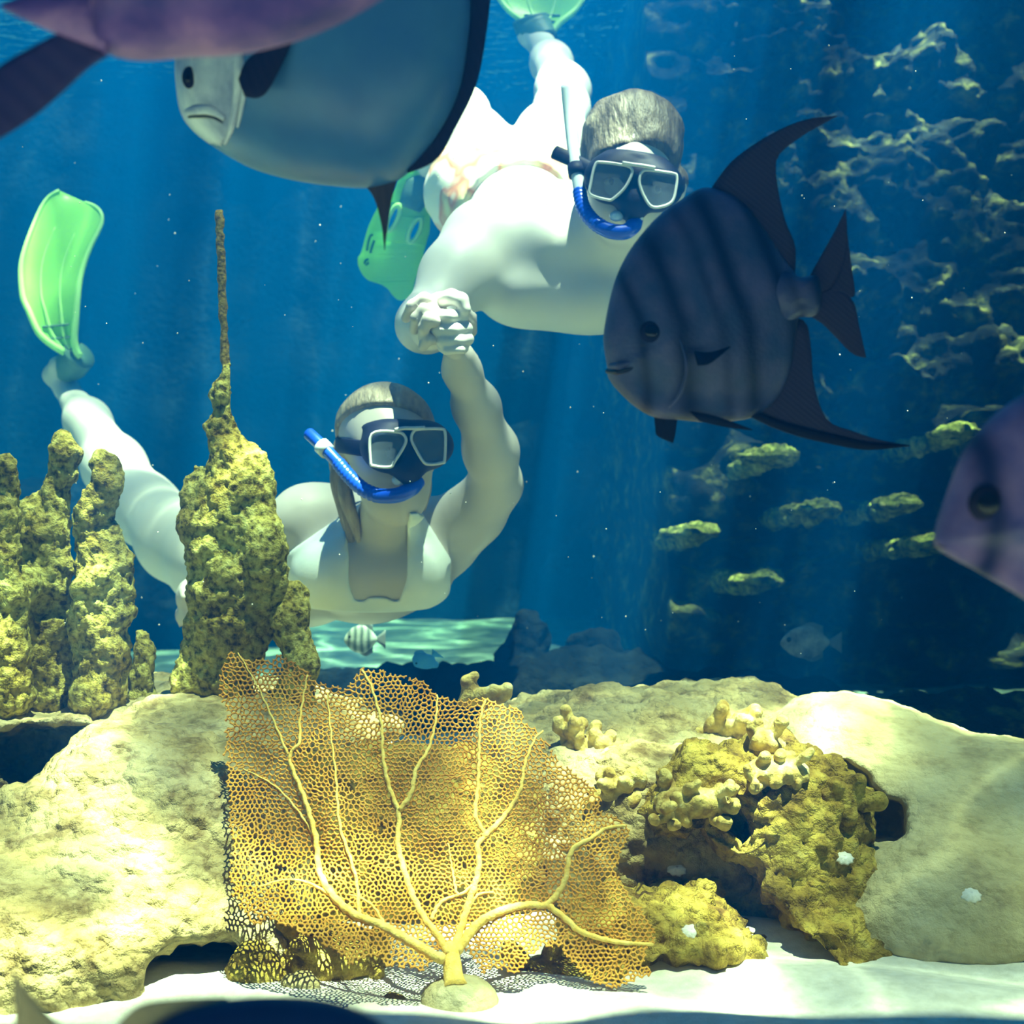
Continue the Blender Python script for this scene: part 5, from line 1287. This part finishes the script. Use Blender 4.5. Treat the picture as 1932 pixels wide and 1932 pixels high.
# ---------------------------------------------------------------- swim fins
m_lime = stuff_mat('lime_blade', [(0.3, (0.34, 0.80, 0.12)), (0.7, (0.46, 0.88, 0.20))], scale=5, bump=0.05, rough=0.35, transl=0.5)
m_lime2 = stuff_mat('lime_rib', [(0.3, (0.45, 0.85, 0.25)), (0.7, (0.60, 0.92, 0.35))], scale=5, bump=0, rough=0.35, transl=0.3)
m_pocket = stuff_mat('grey_green_rubber', [(0.3, (0.05, 0.12, 0.09)), (0.7, (0.09, 0.18, 0.13))], scale=20, bump=0.1, rough=0.5)
def ribbed_fin(label, A, B, d, pocket, prad, bend):
    """A, B: the long edges of the blade from heel to tip in pixels; bend(s) adds depth along the blade"""
    a = resample(smooth_path(A), 40); b = resample(smooth_path(B), 40); n, mm = 40, 13
    t = thing('swim_fin', label, 'swim fin', P(*a[0], d), 'green swim fins')
    G = np.zeros((n, mm, 3))
    for i in range(n):
        for j in range(mm):
            s = j / (mm - 1); q = a[i] * (1 - s) + b[i] * s
            G[i, j] = P(q[0], q[1], d + bend(i / (n - 1)) + 0.012 * math.sin(math.pi * s))
    th = 0.0035; V = np.concatenate([G.reshape(-1, 3) + [0, -th, 0], G.reshape(-1, 3) + [0, th, 0]]); N = n * mm; Fc = []
    for i in range(n - 1):
        for j in range(mm - 1):
            k = i * mm + j; Fc.append([k, k + 1, k + mm + 1, k + mm]); Fc.append([N + k, N + k + mm, N + k + mm + 1, N + k + 1])
    bd = [j for j in range(mm)] + [i * mm + mm - 1 for i in range(1, n)] + [(n - 1) * mm + j for j in range(mm - 2, -1, -1)] + [i * mm for i in range(n - 2, 0, -1)]
    for i in range(len(bd)): Fc.append([bd[i - 1], bd[i], bd[i] + N, bd[i - 1] + N][::-1])
    make('blade', V, Fc, m_lime, t)
    for j, hi_ in ((0, n), (mm - 1, n), (4, n - 9), (8, n - 10)):
        p3 = G[:hi_, j] + [0, -th, 0]
        v, q = tube(p3, np.linspace(0.010 if j in (0, mm - 1) else 0.006, 0.004 if j in (0, mm - 1) else 0.001, hi_), 8); make('rib', v, q, m_lime2, t)
    v, q = tube(resample(smooth_path(pocket), 20), np.array(prad), 16, flat=((0, 1, 0), 0.75)); make('foot_pocket', v, q, m_pocket, t)
    for i in (2, 5, 8):
        p3 = G[i, 2:11] + [0, -th - .002, 0]; v, q = tube(p3, 0.003, 6); make('tread', v, q, m_pocket, t)
def Z6(x, y): return (x / 4.83, y / 4.83 + 340)
ribbed_fin('glowing lime-green fin on the woman\'s raised foot at the left',
    [Z6(*q) for q in [(600,1575),(450,1480),(350,1380),(270,1200),(215,1080),(195,900),(200,760),(240,600),(310,410),(380,250),(450,150),(540,95)]],
    [Z6(*q) for q in [(740,1610),(700,1560),(682,1450),(695,1280),(710,1100),(732,920),(772,760),(825,620),(885,500),(930,400),(930,310),(870,240),(780,205)]],
    3.74, [P(150, 668, 3.75), P(138, 684, 3.77), P(126, 702, 3.80), P(116, 716, 3.82)], np.concatenate([np.linspace(.045, .044, 8), np.linspace(.044, .02, 12)]), lambda s: -0.10 * s + 0.16 * s * s)
ribbed_fin('pale sunlit fin above the man, cut by the top edge',
    [(1010, 62), (985, 40), (955, 15), (935, -20), (925, -80), (930, -150)], [(1040, 66), (1055, 45), (1085, 20), (1105, -15), (1110, -80), (1100, -150)], 3.86,
    [P(1030, 78, 3.85), P(1015, 62, 3.87), P(1005, 50, 3.88), P(1000, 35, 3.88)], np.concatenate([np.linspace(.036, .048, 10), np.linspace(.05, .05, 10)]), lambda s: 0.12 * s)
# the man's other fin: broad blade with two long openings
def Z8(x, y): return (x / 6.9 + 660, y / 6.9 + 320)
OUT = smooth_path([Z8(*q) for q in [(760,20),(680,70),(620,150),(580,260),(500,360),(380,480),(290,640),(220,820),(150,1080),(108,1150),(110,1250),(160,1360),(230,1430),(330,1470),(420,1500),(500,1560),(560,1640),(620,1690),(690,1700),(770,1660),(825,1570),(845,1450),(900,1300),(950,1130),(1000,930),(1040,780),(1045,600),(1040,430),(1080,300),(1080,100),(950,20)]], 3, closed=True)
def oval(c, a, b, ang, n=20): return np.array([Z8(c[0] + a * math.cos(t_) * math.cos(ang) - b * math.sin(t_) * math.sin(ang), c[1] + a * math.cos(t_) * math.sin(ang) + b * math.sin(t_) * math.cos(ang)) for t_ in np.linspace(0, 2 * math.pi, n, endpoint=False)])
HOLES = [oval((565, 635), 185, 58, -1.18), oval((848, 795), 170, 62, -1.15)]
from mathutils.geometry import tessellate_polygon
def fin_d(q): return 3.50 + 0.10 * ((q[1] - 320) / 280.0) ** 1.4 - 0.02 * math.sin((q[0] - 680) / 140 * 3)
t = thing('swim_fin', 'broad lime-green fin with two slots hanging left of the man', 'swim fin', P(775, 340, 3.52), 'green swim fins')
loops = [OUT] + HOLES; flat = np.concatenate(loops)
tris = tessellate_polygon([[Vector((q[0], q[1], 0)) for q in L] for L in loops])
N = len(flat); V3 = np.array([P(q[0], q[1], fin_d(q)) for q in flat]); th = 0.004
Fc = [list(x_) for x_ in tris] + [[N + x_ for x_ in tr_][::-1] for tr_ in tris]; o_ = 0
for L in loops:
    for i in range(len(L)):
        a_, b_ = o_ + i, o_ + (i + 1) % len(L); Fc.append([a_, b_, b_ + N, a_ + N])
    o_ += len(L)
make('blade', np.concatenate([V3 - [0, th, 0], V3 + [0, th, 0]]), Fc, m_lime, t, smooth=False)
for L in HOLES:
    p3 = np.array([P(q[0], q[1], fin_d(q)) for q in L]); p3 = np.concatenate([p3, p3[:2]]); v, q = tube(p3 - [0, th, 0], 0.006, 8, caps=False); make('slot_rim', v, q, m_lime2, t)
v, q = tube(resample(smooth_path([P(800, 322, 3.53), P(790, 345, 3.52), P(780, 372, 3.51), P(772, 395, 3.51)]), 20), np.concatenate([np.linspace(.040, .05, 10), np.linspace(.05, .03, 10)]), 16, flat=((0, 1, 0), 0.75)); make('foot_pocket', v, q, m_pocket, t)
m_mark = stuff_mat('dark_green_print', [(0, (0.01, 0.10, 0.05)), (1, (0.01, 0.12, 0.06))], bump=0)
for pl in ([(300, 850), (265, 870), (240, 960), (225, 1060)], [(320, 930), (290, 1010), (270, 1090)], [(240, 1170), (205, 1190), (195, 1230)], [(245, 1215), (215, 1250)]):
    q2 = [Z8(*q) for q in pl]; p3 = np.array([P(q[0], q[1], fin_d(q)) for q in q2]) - [0, th + .001, 0]; v, q = tube(resample(p3, 8), 0.0028, 6); make('print_mark', v, q, m_mark, t)
